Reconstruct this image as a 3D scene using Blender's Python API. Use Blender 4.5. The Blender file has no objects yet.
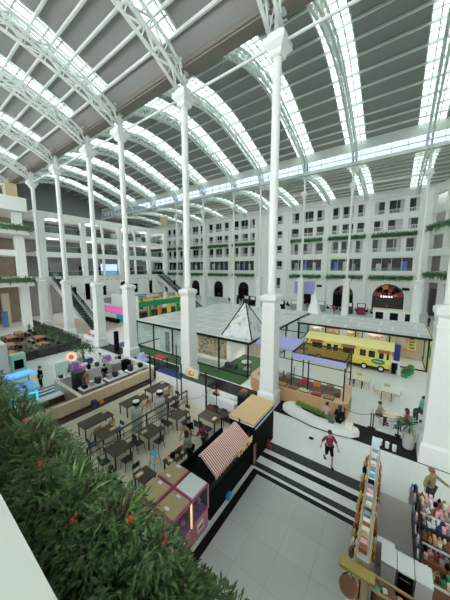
import bpy, bmesh, math, random
from mathutils import Vector, Matrix
random.seed(7)
PI = math.pi
S = bpy.context.scene
COL = S.collection
rnd = random.uniform

# ------------------------------------------------------------------ helpers
ROOT = {}                       # world position of the thing a part hangs under

class MB:
    """collects shapes and links them as ONE mesh object"""
    def __init__(s): s.v = []; s.f = []; s.m = []
    def add(s, vs, fs, mi=0):
        o = len(s.v); s.v += [tuple(v) for v in vs]
        for f in fs: s.f.append([i + o for i in f]); s.m.append(mi)
        return s
    def box(s, x0, y0, z0, x1, y1, z1, mi=0):
        x0, x1 = min(x0, x1), max(x0, x1); y0, y1 = min(y0, y1), max(y0, y1); z0, z1 = min(z0, z1), max(z0, z1)
        return s.add([(x0,y0,z0),(x1,y0,z0),(x1,y1,z0),(x0,y1,z0),(x0,y0,z1),(x1,y0,z1),(x1,y1,z1),(x0,y1,z1)],
                     [(0,3,2,1),(4,5,6,7),(0,1,5,4),(1,2,6,5),(2,3,7,6),(3,0,4,7)], mi)
    def cb(s, cx, cy, z0, sx, sy, h, rz=0, mi=0):
        c, n = math.cos(rz), math.sin(rz); vs = []
        for z in (z0, z0 + h):
            for a, b in ((-1,-1),(1,-1),(1,1),(-1,1)):
                x, y = a * sx / 2, b * sy / 2
                vs.append((cx + x*c - y*n, cy + x*n + y*c, z))
        return s.add(vs, [(0,3,2,1),(4,5,6,7),(0,1,5,4),(1,2,6,5),(2,3,7,6),(3,0,4,7)], mi)
    def hexa(s, a, b, mi=0):     # a, b: two quads (4 points each)
        return s.add(list(a) + list(b), [(0,3,2,1),(4,5,6,7),(0,1,5,4),(1,2,6,5),(2,3,7,6),(3,0,4,7)], mi)
    def tube(s, pts, r, n=6, mi=0, cap=True):
        pts = [Vector(p) for p in pts]; rs = r if isinstance(r, (list, tuple)) else [r] * len(pts)
        o = len(s.v); prev = None
        for i, p in enumerate(pts):
            d = (pts[min(i+1, len(pts)-1)] - pts[max(i-1, 0)]).normalized()
            up = Vector((0,0,1)) if abs(d.z) < .95 else Vector((1,0,0))
            a = d.cross(up).normalized(); b = a.cross(d).normalized()
            for k in range(n):
                t = 2*PI*(k+.5)/n
                s.v.append(tuple(p + a*math.cos(t)*rs[i] + b*math.sin(t)*rs[i]))
        for i in range(len(pts)-1):
            for k in range(n):
                s.f.append([o+i*n+k, o+i*n+(k+1) % n, o+(i+1)*n+(k+1) % n, o+(i+1)*n+k]); s.m.append(mi)
        if cap:
            s.f.append([o+k for k in range(n)][::-1]); s.m.append(mi)
            e = o+(len(pts)-1)*n; s.f.append([e+k for k in range(n)]); s.m.append(mi)
        return s
    def lathe(s, prof, n=16, cx=0, cy=0, mi=0, off=0):
        o = len(s.v)
        for r, z in prof:
            for k in range(n):
                t = 2*PI*k/n + off
                s.v.append((cx + r*math.cos(t), cy + r*math.sin(t), z))
        for i in range(len(prof)-1):
            for k in range(n):
                s.f.append([o+i*n+k, o+i*n+(k+1) % n, o+(i+1)*n+(k+1) % n, o+(i+1)*n+k]); s.m.append(mi)
        s.f.append([o+k for k in range(n)][::-1]); s.m.append(mi)
        e = o+(len(prof)-1)*n; s.f.append([e+k for k in range(n)]); s.m.append(mi)
        return s
    def prism(s, poly, z0, z1, mi=0):
        n = len(poly); o = len(s.v)
        s.v += [(x, y, z0) for x, y in poly] + [(x, y, z1) for x, y in poly]
        s.f.append([o+i for i in range(n)][::-1]); s.m.append(mi)
        s.f.append([o+n+i for i in range(n)]); s.m.append(mi)
        for i in range(n):
            s.f.append([o+i, o+(i+1) % n, o+n+(i+1) % n, o+n+i]); s.m.append(mi)
        return s
    def yprism(s, poly, y0, y1, mi=0):    # outline in x,z extruded along y
        n = len(poly); o = len(s.v)
        s.v += [(x, y0, z) for x, z in poly] + [(x, y1, z) for x, z in poly]
        s.f.append([o+i for i in range(n)]); s.m.append(mi)
        s.f.append([o+n+i for i in range(n)][::-1]); s.m.append(mi)
        for i in range(n):
            s.f.append([o+i, o+n+i, o+n+(i+1) % n, o+(i+1) % n]); s.m.append(mi)
        return s
    def xprism(s, poly, x0, x1, mi=0):    # outline in y,z extruded along x
        n = len(poly); o = len(s.v)
        s.v += [(x0, y, z) for y, z in poly] + [(x1, y, z) for y, z in poly]
        s.f.append([o+i for i in range(n)][::-1]); s.m.append(mi)
        s.f.append([o+n+i for i in range(n)]); s.m.append(mi)
        for i in range(n):
            s.f.append([o+i, o+(i+1) % n, o+n+(i+1) % n, o+n+i]); s.m.append(mi)
        return s
    def ball(s, c, r, sc=(1,1,1), n=10, mi=0):
        k = max(4, n//2); prof = []
        o = len(s.v)
        for i in range(k+1):
            t = PI*i/k
            rr = max(math.sin(t), .02)
            for j in range(n):
                a = 2*PI*j/n
                s.v.append((c[0]+r*sc[0]*rr*math.cos(a), c[1]+r*sc[1]*rr*math.sin(a), c[2]-r*sc[2]*math.cos(t)))
        for i in range(k):
            for j in range(n):
                s.f.append([o+i*n+j, o+i*n+(j+1) % n, o+(i+1)*n+(j+1) % n, o+(i+1)*n+j]); s.m.append(mi)
        return s
    def leaf(s, p, d, L, w, droop=.3, mi=0):
        p = Vector(p); d = Vector(d).normalized()
        sd = d.cross(Vector((0,0,1)));  sd = sd.normalized() if sd.length > .01 else Vector((1,0,0))
        a = p + d*L*.5 + Vector((0,0,-droop*L*.12)); b = p + d*L + Vector((0,0,-droop*L*.6))
        return s.add([p - sd*w*.15, p + sd*w*.15, a + sd*w*.5, b, a - sd*w*.5], [(0,1,2,4),(4,2,3)], mi)
    def build(s, name, mat, parent=None, smooth=False, bev=0, origin=None, local=False):
        off = Vector((0,0,0))
        if not local:
            if parent is not None: off = ROOT.get(parent, Vector((0,0,0)))
            elif origin is not None: off = Vector(origin)
            else:
                xs = [v[0] for v in s.v]; ys = [v[1] for v in s.v]; zs = [v[2] for v in s.v]
                off = Vector(((min(xs)+max(xs))/2, (min(ys)+max(ys))/2, min(zs)))
        me = bpy.data.meshes.new(name)
        me.from_pydata([(v[0]-off.x, v[1]-off.y, v[2]-off.z) for v in s.v], [], s.f)
        for m in (mat if isinstance(mat, (list, tuple)) else [mat]): me.materials.append(m)
        for p, i in zip(me.polygons, s.m):
            p.material_index = i; p.use_smooth = smooth
        me.update()
        o = bpy.data.objects.new(name, me); COL.objects.link(o)
        if parent is not None:
            o.parent = parent; ROOT[o] = ROOT.get(parent, Vector((0,0,0)))
        elif not local:
            o.location = off; ROOT[o] = off
        if bev:
            b = o.modifiers.new('bevel', 'BEVEL'); b.width = bev; b.segments = 2; b.limit_method = 'ANGLE'
        return o

def T(name, label, cat, loc=(0,0,0), group=None, rz=0):
    o = bpy.data.objects.new(name, None); COL.objects.link(o)
    o.location = loc; o.rotation_euler.z = rz; o.empty_display_size = .2
    ROOT[o] = Vector(loc)
    return tag(o, label, cat, group)
def tag(o, label, cat, group=None):
    o['label'] = label; o['category'] = cat
    if group: o['group'] = group
    return o
def struct(o):
    o['kind'] = 'structure'; return o
def dup(root, loc, label=None, rz=None, group=None, mats=None):
    def cp(o, parent):
        c = o.copy(); COL.objects.link(c)
        if parent is not None: c.parent = parent
        if mats and o.type == 'MESH' and o.data.materials and o.data.materials[0] in mats:
            c.data = o.data.copy()
            for i, m in enumerate(c.data.materials):
                if m in mats: c.data.materials[i] = mats[m]
        for ch in KIDS(o): cp(ch, c)
        return c
    r = cp(root, None); r.location = loc; ROOT[r] = Vector(loc)
    if rz is not None: r.rotation_euler.z = rz
    if label: r['label'] = label
    if group: r['group'] = group
    return r
def KIDS(o): return [c for c in o.children]
ORD = ['first','second','third','fourth','fifth','sixth','seventh','eighth','ninth','tenth','eleventh','twelfth','thirteenth',
       'fourteenth','fifteenth','sixteenth','seventeenth','eighteenth','nineteenth','twentieth','twenty-first','twenty-second',
       'twenty-third','twenty-fourth','twenty-fifth','twenty-sixth','twenty-seventh','twenty-eighth','twenty-ninth','thirtieth']

# ------------------------------------------------------------------ materials
_MC = {}
def mat(name, *a, **k):
    if name not in _MC: _MC[name] = _mat(name, *a, **k)
    return _MC[name]
def _mat(name, col, rough=.5, metal=0, var=.08, scale=4, bump=0, alpha=None, emit=None, es=1, spec=None, trans=0):
    m = bpy.data.materials.new(name); m.use_nodes = True
    nt = m.node_tree; b = nt.nodes['Principled BSDF']
    b.inputs['Roughness'].default_value = rough; b.inputs['Metallic'].default_value = metal
    if spec is not None: b.inputs['Specular IOR Level'].default_value = spec
    tc = nt.nodes.new('ShaderNodeTexCoord')
    nz = nt.nodes.new('ShaderNodeTexNoise'); nz.inputs['Scale'].default_value = scale; nz.inputs['Detail'].default_value = 3
    nt.links.new(tc.outputs['Object'], nz.inputs['Vector'])
    mx = nt.nodes.new('ShaderNodeMix'); mx.data_type = 'RGBA'
    mx.inputs['A'].default_value = tuple(c*(1-var) for c in col) + (1,)
    mx.inputs['B'].default_value = tuple(min(1, c*(1+var)) for c in col) + (1,)
    nt.links.new(nz.outputs['Fac'], mx.inputs['Factor'])
    nt.links.new(mx.outputs['Result'], b.inputs['Base Color'])
    if bump:
        bp = nt.nodes.new('ShaderNodeBump'); bp.inputs['Strength'].default_value = bump
        nt.links.new(nz.outputs['Fac'], bp.inputs['Height']); nt.links.new(bp.outputs['Normal'], b.inputs['Normal'])
    if alpha is not None: b.inputs['Alpha'].default_value = alpha
    if trans: b.inputs['Transmission Weight'].default_value = trans
    if emit:
        b.inputs['Emission Color'].default_value = emit + (1,); b.inputs['Emission Strength'].default_value = es
    return m
def brickmat(name, c1, c2, mortar, bw, rh, ms, rough=.2, offset=0, vec='Object', rot=None, spec=None):
    m = _mat(name, c1, rough); nt = m.node_tree; b = nt.nodes['Principled BSDF']
    tc = nt.nodes.new('ShaderNodeTexCoord'); mp = nt.nodes.new('ShaderNodeMapping')
    if rot: mp.inputs['Rotation'].default_value = rot
    br = nt.nodes.new('ShaderNodeTexBrick'); br.offset = offset; br.inputs['Scale'].default_value = 1
    br.inputs['Color1'].default_value = c1 + (1,); br.inputs['Color2'].default_value = c2 + (1,); br.inputs['Mortar'].default_value = mortar + (1,)
    br.inputs['Brick Width'].default_value = bw; br.inputs['Row Height'].default_value = rh; br.inputs['Mortar Size'].default_value = ms
    nt.links.new(tc.outputs[vec], mp.inputs['Vector']); nt.links.new(mp.outputs['Vector'], br.inputs['Vector'])
    nt.links.new(br.outputs['Color'], b.inputs['Base Color'])
    if spec is not None: b.inputs['Specular IOR Level'].default_value = spec
    return m
def wavemat(name, c1, c2, scale, axis='X', rough=.5, sharp=None):
    m = _mat(name, c1, rough, spec=.2); nt = m.node_tree; b = nt.nodes['Principled BSDF']
    tc = nt.nodes.new('ShaderNodeTexCoord'); w = nt.nodes.new('ShaderNodeTexWave'); w.bands_direction = axis
    w.inputs['Scale'].default_value = scale
    rp = nt.nodes.new('ShaderNodeValToRGB')
    rp.color_ramp.elements[0].color = c1 + (1,); rp.color_ramp.elements[1].color = c2 + (1,)
    if sharp: rp.color_ramp.elements[0].position = sharp; rp.color_ramp.elements[1].position = sharp + .04
    nt.links.new(tc.outputs['Object'], w.inputs['Vector']); nt.links.new(w.outputs['Fac'], rp.inputs['Fac'])
    nt.links.new(rp.outputs['Color'], b.inputs['Base Color'])
    return m
def confetti(name, cols, scale, rough=.5):      # a printed pattern of coloured patches
    m = _mat(name, cols[0], rough); nt = m.node_tree; b = nt.nodes['Principled BSDF']
    tc = nt.nodes.new('ShaderNodeTexCoord'); v = nt.nodes.new('ShaderNodeTexVoronoi'); v.inputs['Scale'].default_value = scale
    sp = nt.nodes.new('ShaderNodeSeparateColor'); rp = nt.nodes.new('ShaderNodeValToRGB'); rp.color_ramp.interpolation = 'CONSTANT'
    e = rp.color_ramp.elements
    while len(e) < len(cols): e.new(.5)
    for i, c in enumerate(cols): e[i].position = i/len(cols); e[i].color = c + (1,)
    nt.links.new(tc.outputs['Object'], v.inputs['Vector']); nt.links.new(v.outputs['Color'], sp.inputs['Color'])
    nt.links.new(sp.outputs['Red'], rp.inputs['Fac']); nt.links.new(rp.outputs['Color'], b.inputs['Base Color'])
    return m
def leafmat(name, a, b_, rough=.55):
    m = _mat(name, a, rough); nt = m.node_tree; b = nt.nodes['Principled BSDF']
    oi = nt.nodes.new('ShaderNodeNewGeometry'); rp = nt.nodes.new('ShaderNodeValToRGB')
    rp.color_ramp.elements[0].color = a + (1,); rp.color_ramp.elements[1].color = b_ + (1,)
    nt.links.new(oi.outputs['Random Per Island'], rp.inputs['Fac']); nt.links.new(rp.outputs['Color'], b.inputs['Base Color'])
    return m

WHITE = mat('white_paint', (.80,.82,.80), .45, var=.03)
WALLW = mat('white_wall', (.90,.91,.89), .55, var=.04, scale=.5)
STEELW = mat('white_steel', (.74,.78,.75), .4, var=.04)
FLOOR = brickmat('white_polished_tile', (.80,.82,.81), (.84,.86,.85), (.70,.72,.71), .8, .8, .004, .22)
TILE = brickmat('grey_floor_tile', (.54,.55,.53), (.58,.59,.57), (.46,.47,.45), 1.1, 1.1, .012, .3)
BEIGE = brickmat('beige_court_floor', (.72,.64,.49), (.78,.70,.55), (.58,.50,.38), .9, .22, .004, .4, .5)
BLACKF = mat('black_granite', (.014,.015,.016), .3, spec=.12, var=.3, scale=8)
GREYF = mat('charcoal_granite', (.045,.048,.05), .3, spec=.2, var=.25, scale=8)
ROOF = wavemat('grey_corrugated_roof', (.26,.265,.25), (.33,.335,.32), 2.2, 'X', .6)
ROOFL = wavemat('tan_corrugated_roof', (.42,.40,.36), (.50,.48,.44), 2.2, 'X', .6)
GUTTER = mat('brown_gutter', (.20,.18,.155), .6, scale=2)
BLACK = mat('black_metal', (.012,.012,.013), .4, spec=.2)
BLACKM = mat('matt_black_board', (.008,.008,.009), .7, spec=.06)
DARK = mat('dark_grey', (.05,.05,.055), .5, spec=.2)
GREY = mat('mid_grey', (.30,.31,.31), .5)
LGREY = mat('light_grey', (.55,.56,.56), .5)
SILVER = mat('brushed_steel', (.62,.62,.62), .3, .9)
WOOD = wavemat('oak_slats', (.46,.27,.13), (.60,.40,.22), 9, 'DIAGONAL', .5)
OAK = mat('pale_oak', (.66,.52,.37), .5, var=.12, scale=6)
TANWOOD = mat('tan_plywood', (.66,.45,.24), .5, var=.06, scale=5)
CARD = mat('brown_cardboard', (.50,.36,.21), .7, var=.08, scale=5)
DKWOOD = wavemat('dark_plank_wood', (.055,.042,.034), (.11,.088,.07), 5, 'Y', .6)
REDWOOD = mat('dark_red_brown_wood', (.085,.035,.028), .5, var=.2)
LEAF = leafmat('dark_leaf', (.010,.032,.008), (.085,.165,.035))
LEAF2 = leafmat('mid_leaf', (.04,.13,.035), (.17,.32,.08))
GRASS = leafmat('bright_grass', (.09,.19,.03), (.22,.34,.07))
VINE = leafmat('hanging_vine', (.03,.13,.045), (.12,.30,.11))
TURF = mat('green_turf', (.06,.14,.05), .8, var=.4, scale=30)
SOIL = mat('soil', (.03,.022,.016), .9)
REDFL = mat('red_flower', (.50,.06,.04), .5)
SKIN = mat('skin', (.50,.32,.23), .5)
HAIR = mat('black_hair', (.012,.010,.010), .5)
PAPER = mat('white_board', (.82,.83,.84), .4, var=.02)
YELLOW = mat('bus_yellow', (.85,.70,.10), .35, var=.04)
LYELLOW = mat('pale_yellow', (.88,.80,.32), .45, var=.04)
GREEN = mat('stall_green', (.02,.30,.12), .45)
TEAL = mat('teal', (.05,.48,.46), .45)
CYAN = mat('cyan_panel', (.06,.55,.80), .4)
BLUE = mat('blue_plastic', (.05,.16,.55), .4)
SKYB = mat('light_blue_plastic', (.10,.38,.62), .4)
NAVY = mat('navy', (.03,.05,.16), .5, spec=.2)
LILAC = mat('lilac_awning', (.42,.42,.80), .5, var=.05)
PINK = mat('hot_pink', (.85,.10,.42), .4)
LPINK = mat('pale_pink', (.80,.42,.50), .5)
MAGENTA = mat('magenta_trim', (.55,.06,.22), .4)
ORANGE = mat('orange', (.80,.26,.05), .5)
TAN = mat('tan_leather', (.55,.33,.17), .5)
BROWN = mat('brown_leather', (.28,.11,.05), .45)
RED = mat('red', (.55,.04,.05), .5)
PURPLE = mat('purple', (.28,.10,.48), .5)
CREAM = mat('cream', (.80,.74,.58), .5)
MAROON = mat('maroon_cloth', (.20,.03,.05), .8)
STRIPE = wavemat('red_white_stripes', (.50,.09,.09), (.80,.70,.66), 3.2, 'Y', .7, .45)
def glassmat(name, col, t=.9, rough=.03):
    m = bpy.data.materials.new(name); m.use_nodes = True; nt = m.node_tree; nt.nodes.clear()
    out = nt.nodes.new('ShaderNodeOutputMaterial'); mx = nt.nodes.new('ShaderNodeMixShader')
    tr = nt.nodes.new('ShaderNodeBsdfTransparent'); gl = nt.nodes.new('ShaderNodeBsdfGlossy')
    tr.inputs['Color'].default_value = col + (1,)
    gl.inputs['Roughness'].default_value = rough; gl.inputs['Color'].default_value = (.9,.95,.93,1)
    mx.inputs['Fac'].default_value = 1 - t
    nt.links.new(tr.outputs[0], mx.inputs[1]); nt.links.new(gl.outputs[0], mx.inputs[2]); nt.links.new(mx.outputs[0], out.inputs[0])
    return m
GLASS = glassmat('clear_glass', (.93,.965,.95), .93)
GREENG = glassmat('green_tinted_glass', (.62,.72,.68), .88)
SMOKE = glassmat('smoked_mesh', (.66,.60,.50), .96, .4)
FROST = glassmat('frosted_green_glass', (.74,.86,.80), .8, .5)
def skymat():
    m = bpy.data.materials.new('translucent_roof_panel'); m.use_nodes = True; nt = m.node_tree; nt.nodes.clear()
    out = nt.nodes.new('ShaderNodeOutputMaterial'); tr = nt.nodes.new('ShaderNodeBsdfTransparent')
    tl = nt.nodes.new('ShaderNodeBsdfTranslucent'); mx = nt.nodes.new('ShaderNodeMixShader')
    tc = nt.nodes.new('ShaderNodeTexCoord'); nz = nt.nodes.new('ShaderNodeTexNoise'); nz.inputs['Scale'].default_value = .5
    rp = nt.nodes.new('ShaderNodeValToRGB')
    rp.color_ramp.elements[0].color = (.52,.60,.57,1); rp.color_ramp.elements[1].color = (.68,.72,.70,1)
    nt.links.new(tc.outputs['Object'], nz.inputs['Vector']); nt.links.new(nz.outputs['Fac'], rp.inputs['Fac'])
    nt.links.new(rp.outputs['Color'], tr.inputs['Color']); nt.links.new(rp.outputs['Color'], tl.inputs['Color'])
    mx.inputs['Fac'].default_value = .25
    nt.links.new(tr.outputs[0], mx.inputs[1]); nt.links.new(tl.outputs[0], mx.inputs[2]); nt.links.new(mx.outputs[0], out.inputs[0])
    return m
SKYL = skymat()
BLUEG = glassmat('blue_tinted_glazing', (.38,.42,.48), .96)
def panemat():
    m = mat('dark_window_glass', (.03,.035,.04), .25, spec=.25); nt = m.node_tree; b = nt.nodes['Principled BSDF']
    oi = nt.nodes.new('ShaderNodeObjectInfo'); rp = nt.nodes.new('ShaderNodeValToRGB')
    rp.color_ramp.elements[0].color = (.006,.008,.008,1); rp.color_ramp.elements[1].color = (.06,.065,.06,1)
    nt.links.new(oi.outputs['Random'], rp.inputs['Fac']); nt.links.new(rp.outputs['Color'], b.inputs['Base Color'])
    return m
PANE = panemat()

# ------------------------------------------------------------------ camera, world
cam = bpy.data.cameras.new('camera'); co = bpy.data.objects.new('camera', cam); COL.objects.link(co)
co.location = (0, 0, 9.7); co.rotation_euler = (math.radians(90 - 7.416), 0, math.radians(35.2))
cam.sensor_fit = 'VERTICAL'; cam.sensor_height = 24; cam.lens = 242/600*24; cam.clip_start = .05; cam.clip_end = 400
S.camera = co
W = bpy.data.worlds.new('sky'); S.world = W; W.use_nodes = True
bg = W.node_tree.nodes['Background']; bg.inputs['Color'].default_value = (.97,1.0,.985,1); bg.inputs['Strength'].default_value = 5.6
S.view_settings.view_transform = 'Standard'; S.view_settings.look = 'None'; S.view_settings.gamma = 1
S.view_settings.use_curve_mapping = False; S.view_settings.exposure = .32
S.cycles.use_denoising = True; S.cycles.max_bounces = 10; S.cycles.diffuse_bounces = 6; S.cycles.transparent_max_bounces = 16
S.cycles.sample_clamp_indirect = 4

# ------------------------------------------------------------------ the setting
XS = [2.4, -6.9, -14.75, -23.6, -30.1, -38.85, -48.0, -57.0, -66.0, -75.0]
XR = [11.6] + XS                     # roof lines
X0, X1 = -84, 16

def flat(name, x0, y0, x1, y1, m, z0=-.3, z1=0):
    return struct(MB().box(x0, y0, z0, x1, y1, z1).build(name, m))
flat('floor', X0, -16, X1, 68.5, FLOOR)
flat('trim_1', -16.2, 2, -7.05, 12.6, BEIGE, 0, .006)                 # beige court floor
flat('trim_2', -4.72, 0, -.55, 9.33, TILE, 0, .005)                   # grey tiles
flat('trim_3', -30, 14.6, 15, 16.3, BLACKF, 0, .006)                  # black band under the columns
flat('trim_4', -5.3, 11.1, -.45, 11.7, GREYF, 0, .006)
flat('trim_5', -5.3, 10.46, -.45, 10.8, BLACKF, 0, .006)
flat('trim_6', -5.3, 9.7, -.45, 10.0, GREYF, 0, .006)
flat('trim_7', -5.02, 9.33, -.45, 9.55, BLACKF, 0, .006)
flat('trim_8', -5.02, 0, -4.72, 9.33, BLACKF, 0, .006)
flat('trim_9', -26.4, 16.45, -10, 17.95, TURF, 0, .02)
for i, x in enumerate((-21.6, -22.2, -22.8)): flat('trim_%d' % (10+i), x-.14, 5.0, x+.14, 12.5, GREYF, 0, .006)
for i, (a, b) in enumerate(((-48.6, -38.2), (-57.5, -48.6))): flat('trim_%d' % (13+i), a, 14.2, b, 16.0, BLACKF, 0, .006)
flat('trim_15', -50, 17, -37, 24, mat('warm_tile', (.62,.52,.42), .3), 0, .006)

def roofline(pts, off):
    """offset a (y,z) polyline upwards along its normal"""
    out = []
    for i, (y, z) in enumerate(pts):
        a = pts[max(i-1, 0)]; b = pts[min(i+1, len(pts)-1)]
        d = Vector((b[0]-a[0], b[1]-a[1])).normalized(); out.append((y - d.y*off, z + d.x*off))
    return out
V2 = [(15.75,25.2),(15.95,26.6),(16.8,27.6),(18.6,28.7),(21,29.8),(25,31.2),(29,31.8),(33,31.6),(37,30.7),(41,29.6),(43.6,28.8),(45.2,27.8),(45.75,26.6),(45.9,25.4)]
V1 = [(-15,23.6),(-11,25.3),(-8,26.2),(-4,26.9),(0,27.2),(4,26.9),(8,26.2),(10.5,25.5),(13,24.6),(14.9,23.6)]
R2 = [(15.55,26.4),(16.2,28.4),(18.0,30.2),(20.6,31.7),(24.9,33.2),(29,33.7),(33.2,33.4),(37.3,32.4),(41.3,31.1),(46.0,29.7)]
R1 = [(-15.3,25.2)] + [p for p in roofline(V1, 1.7)[1:-1]] + [(15.05,25.2)]
R3 = [(46.4,26.6),(50,27.2),(54,27.5),(58,27.3),(62,26.9),(66.4,26.2)]
V3 = [(46.2,25.2),(47.5,26.1),(50,26.6),(54,26.9),(58,26.7),(62,26.3),(65,25.8),(66.0,25.0)]
HW = 1.5
def sheet(mb, line, x0, x1, t=.08, mi=0):
    for (ya, za), (yb, zb) in zip(line, line[1:]):
        mb.hexa([(x0,ya,za),(x1,ya,za),(x1,yb,zb),(x0,yb,zb)], [(x0,ya,za+t),(x1,ya,za+t),(x1,yb,zb+t),(x0,yb,zb+t)], mi)
def resample(line, step):
    out = []; 
    for (ya, za), (yb, zb) in zip(line, line[1:]):
        L = math.hypot(yb-ya, zb-za); n = max(1, round(L/step))
        for k in range(n): out.append((ya+(yb-ya)*k/n, za+(zb-za)*k/n))
    return out + [line[-1]]
def make_roof(line, name, rm, cut, step, HW=1.5):
    mb = MB(); xs = sorted(XR)
    edges = [X0] + [e for x in xs for e in (x-HW, x+HW)] + [X1]
    for i in range(0, len(edges), 2): sheet(mb, line, edges[i], edges[i+1])
    for x in xs:                       # solid roof at both ends of each skylight strip
        sheet(mb, line[:cut[0]+1], x-HW, x+HW); sheet(mb, line[-cut[1]-1:], x-HW, x+HW)
    o = struct(mb.build(name, rm, origin=(0, 0, 0)))
    mid = line[cut[0]:len(line)-cut[1]]
    for x in xs:
        p = MB(); sheet(p, mid, x-HW, x+HW, .03)
        sk = p.build('skylight', SKYL, o)
        g = MB()
        for xx in (-HW, -.75, 0, .75, HW):
            for (ya, za), (yb, zb) in zip(mid, mid[1:]):
                g.hexa([(x+xx-.06,ya,za-.1),(x+xx+.06,ya,za-.1),(x+xx+.06,yb,zb-.1),(x+xx-.06,yb,zb-.1)],
                       [(x+xx-.06,ya,za),(x+xx+.06,ya,za),(x+xx+.06,yb,zb),(x+xx-.06,yb,zb)])
        for y, z in resample(mid, .98): g.box(x-HW, y-.05, z-.08, x+HW, y+.05, z-.01)
        g.build('glazing_bar', mat('grey_aluminium', (.52,.55,.54), .5), sk)
    for y, z in resample(line, step)[1:-1]:
        MB().box(X0, y-.07, z-.30, X1, y+.07, z-.06).build('purlin', STEELW, o)
    return o
make_roof(R2, 'ceiling', ROOF, (2, 0), 1.95, 1.5)
make_roof(R1, 'ceiling', ROOF, (1, 1), 1.75, 1.05)
make_roof(R3, 'ceiling', ROOFL, (0, 0), 1.7)
# valley gutter over the first column row, clerestory over the second
g = struct(MB().box(X0, 14.75, 24.6, X1, 15.65, 24.75).box(X0, 14.65, 24.75, X1, 14.75, 25.1).box(X0, 15.5, 24.75, X1, 15.65, 26.4).build('trim_16', GUTTER))
struct(MB().box(X0, 45.85, 28.3, X1, 46.15, 29.75).box(X0, 45.7, 26.2, X1, 46.3, 26.7).box(X0, 45.7, 28.2, X1, 45.9, 28.4).build('wall_clerestory', STEELW))
for i in range(25):
    a = X0 + i*4; fr = MB()
    for k in range(0, 4, 2): fr.box(a+k-.03, 45.93, 26.7, a+k+.03, 46.07, 28.25)
    fr.box(a, 45.93, 27.45, a+4, 46.07, 27.52)
    w = struct(fr.build('window_%d' % (200+i), STEELW)); MB().box(a+.03, 45.99, 26.72, a+3.97, 46.01, 28.22).build('pane', BLUEG, w)
struct(MB().box(X0, 45.72, 26.05, X1, 45.9, 26.2).build('trim_17', GREY))  # grey strip standing in for the thin shadow line under the clerestory
struct(MB().box(X0, 65.6, 25.1, X1, 66.4, 26.3).box(X0, 65.3, 25.9, X1, 65.6, 26.25).build('trim_18', WHITE))

# ---- columns
def make_column(hs):
    t = T('column', 'x', 'column')
    big = hs == 1
    w, r = (.47, .27) if big else (.47, .2)
    o8 = PI/8
    def sq(mb, h0, z0, h1, z1): mb.hexa([(-h0,-h0,z0),(h0,-h0,z0),(h0,h0,z0),(-h0,h0,z0)], [(-h1,-h1,z1),(h1,-h1,z1),(h1,h1,z1),(-h1,h1,z1)]); return mb
    p = MB(); sq(p, w*1.36, 0, w*1.30, .95); sq(p, w*1.30, .95, w*1.12, 1.1); p.build('plinth', WHITE, t)
    p = MB(); sq(p, w*1.12, 1.1, w*.98, 6.9); sq(p, w*1.06, 6.9, w*1.06, 7.1); sq(p, w*.98, 7.1, w*.98, 7.4); sq(p, w*.98, 7.4, w*1.25, 7.6); sq(p, w*1.25, 7.6, w*1.25, 7.85); sq(p, w*1.25, 7.85, w*.7, 8.0); p.build('pedestal', WHITE, t, bev=.03)
    MB().lathe([(r*1.25,7.95),(r,8.3),(r,22.2),(r*1.1,22.3)], 20).build('shaft', WHITE, t, smooth=True)
    p = MB(); sq(p, r*1.2, 22.3, r*1.5, 22.4); sq(p, r*1.5, 22.4, r*1.5, 22.6); sq(p, r*1.5, 22.6, r*2.5, 22.9); sq(p, r*2.5, 22.9, r*2.5, 23.25); sq(p, r*1.9, 23.25, r*1.7, 23.55); p.build('capital', WHITE, t)
    if big:
        MB().lathe([(.24,23.5),(.24,26.3),(.3,26.4)], 12).build('post', WHITE, t)
        br = MB()
        for sg in (-1, 1):
            pts = [(0, sg*(.2+2.1*(k/7)**2*1.0), 23.6+2.0*(1-(1-k/7)**1.6)) for k in range(8)]
            br.tube(pts[:6], .07, 6)
        br.build('bracket', WHITE, t)
    else:
        MB().lathe([(.18,23.5),(.18,26.3),(.3,26.4)], 12).build('post', WHITE, t)
    return t
LOC1 = ['beside the potted palm and the rope barrier','between the wooden counter kiosk and the black stall','rising behind the food picture at the court','by the yellow corner post of the glass pavilion','beside the blue floor mat','by the escalator and the white sofa','beside the planted corner balconies','at the far end of the gallery wall','deep in the gallery','last in the gallery']
LOC2 = ['beside the dark doorway and striped shop front','before the dark round-arched gate','before the grey panel with the lilac arch','behind the printed glass pyramid','between the two black arches','beside the far white counter','by the green and yellow stall','behind the gallery bridge','far behind the gallery','last beyond the gallery']
c1 = make_column(1); c1.location = (XS[0]-.2, 15.3, 0); c1['label'] = 'thick white column ' + LOC1[0]; c1['group'] = 'thick white columns in the hall'
for i in range(1, 7): dup(c1, (XS[i], 15.3, 0), 'thick white column ' + LOC1[i])
c2 = make_column(2); c2.location = (XS[0]+.3, 46, 0); c2['label'] = 'slender far white column ' + LOC2[0]; c2['group'] = 'slender white columns of the far row'
for i in range(1, 7): dup(c2, (XS[i], 46, 0), 'slender far white column ' + LOC2[i])

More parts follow.
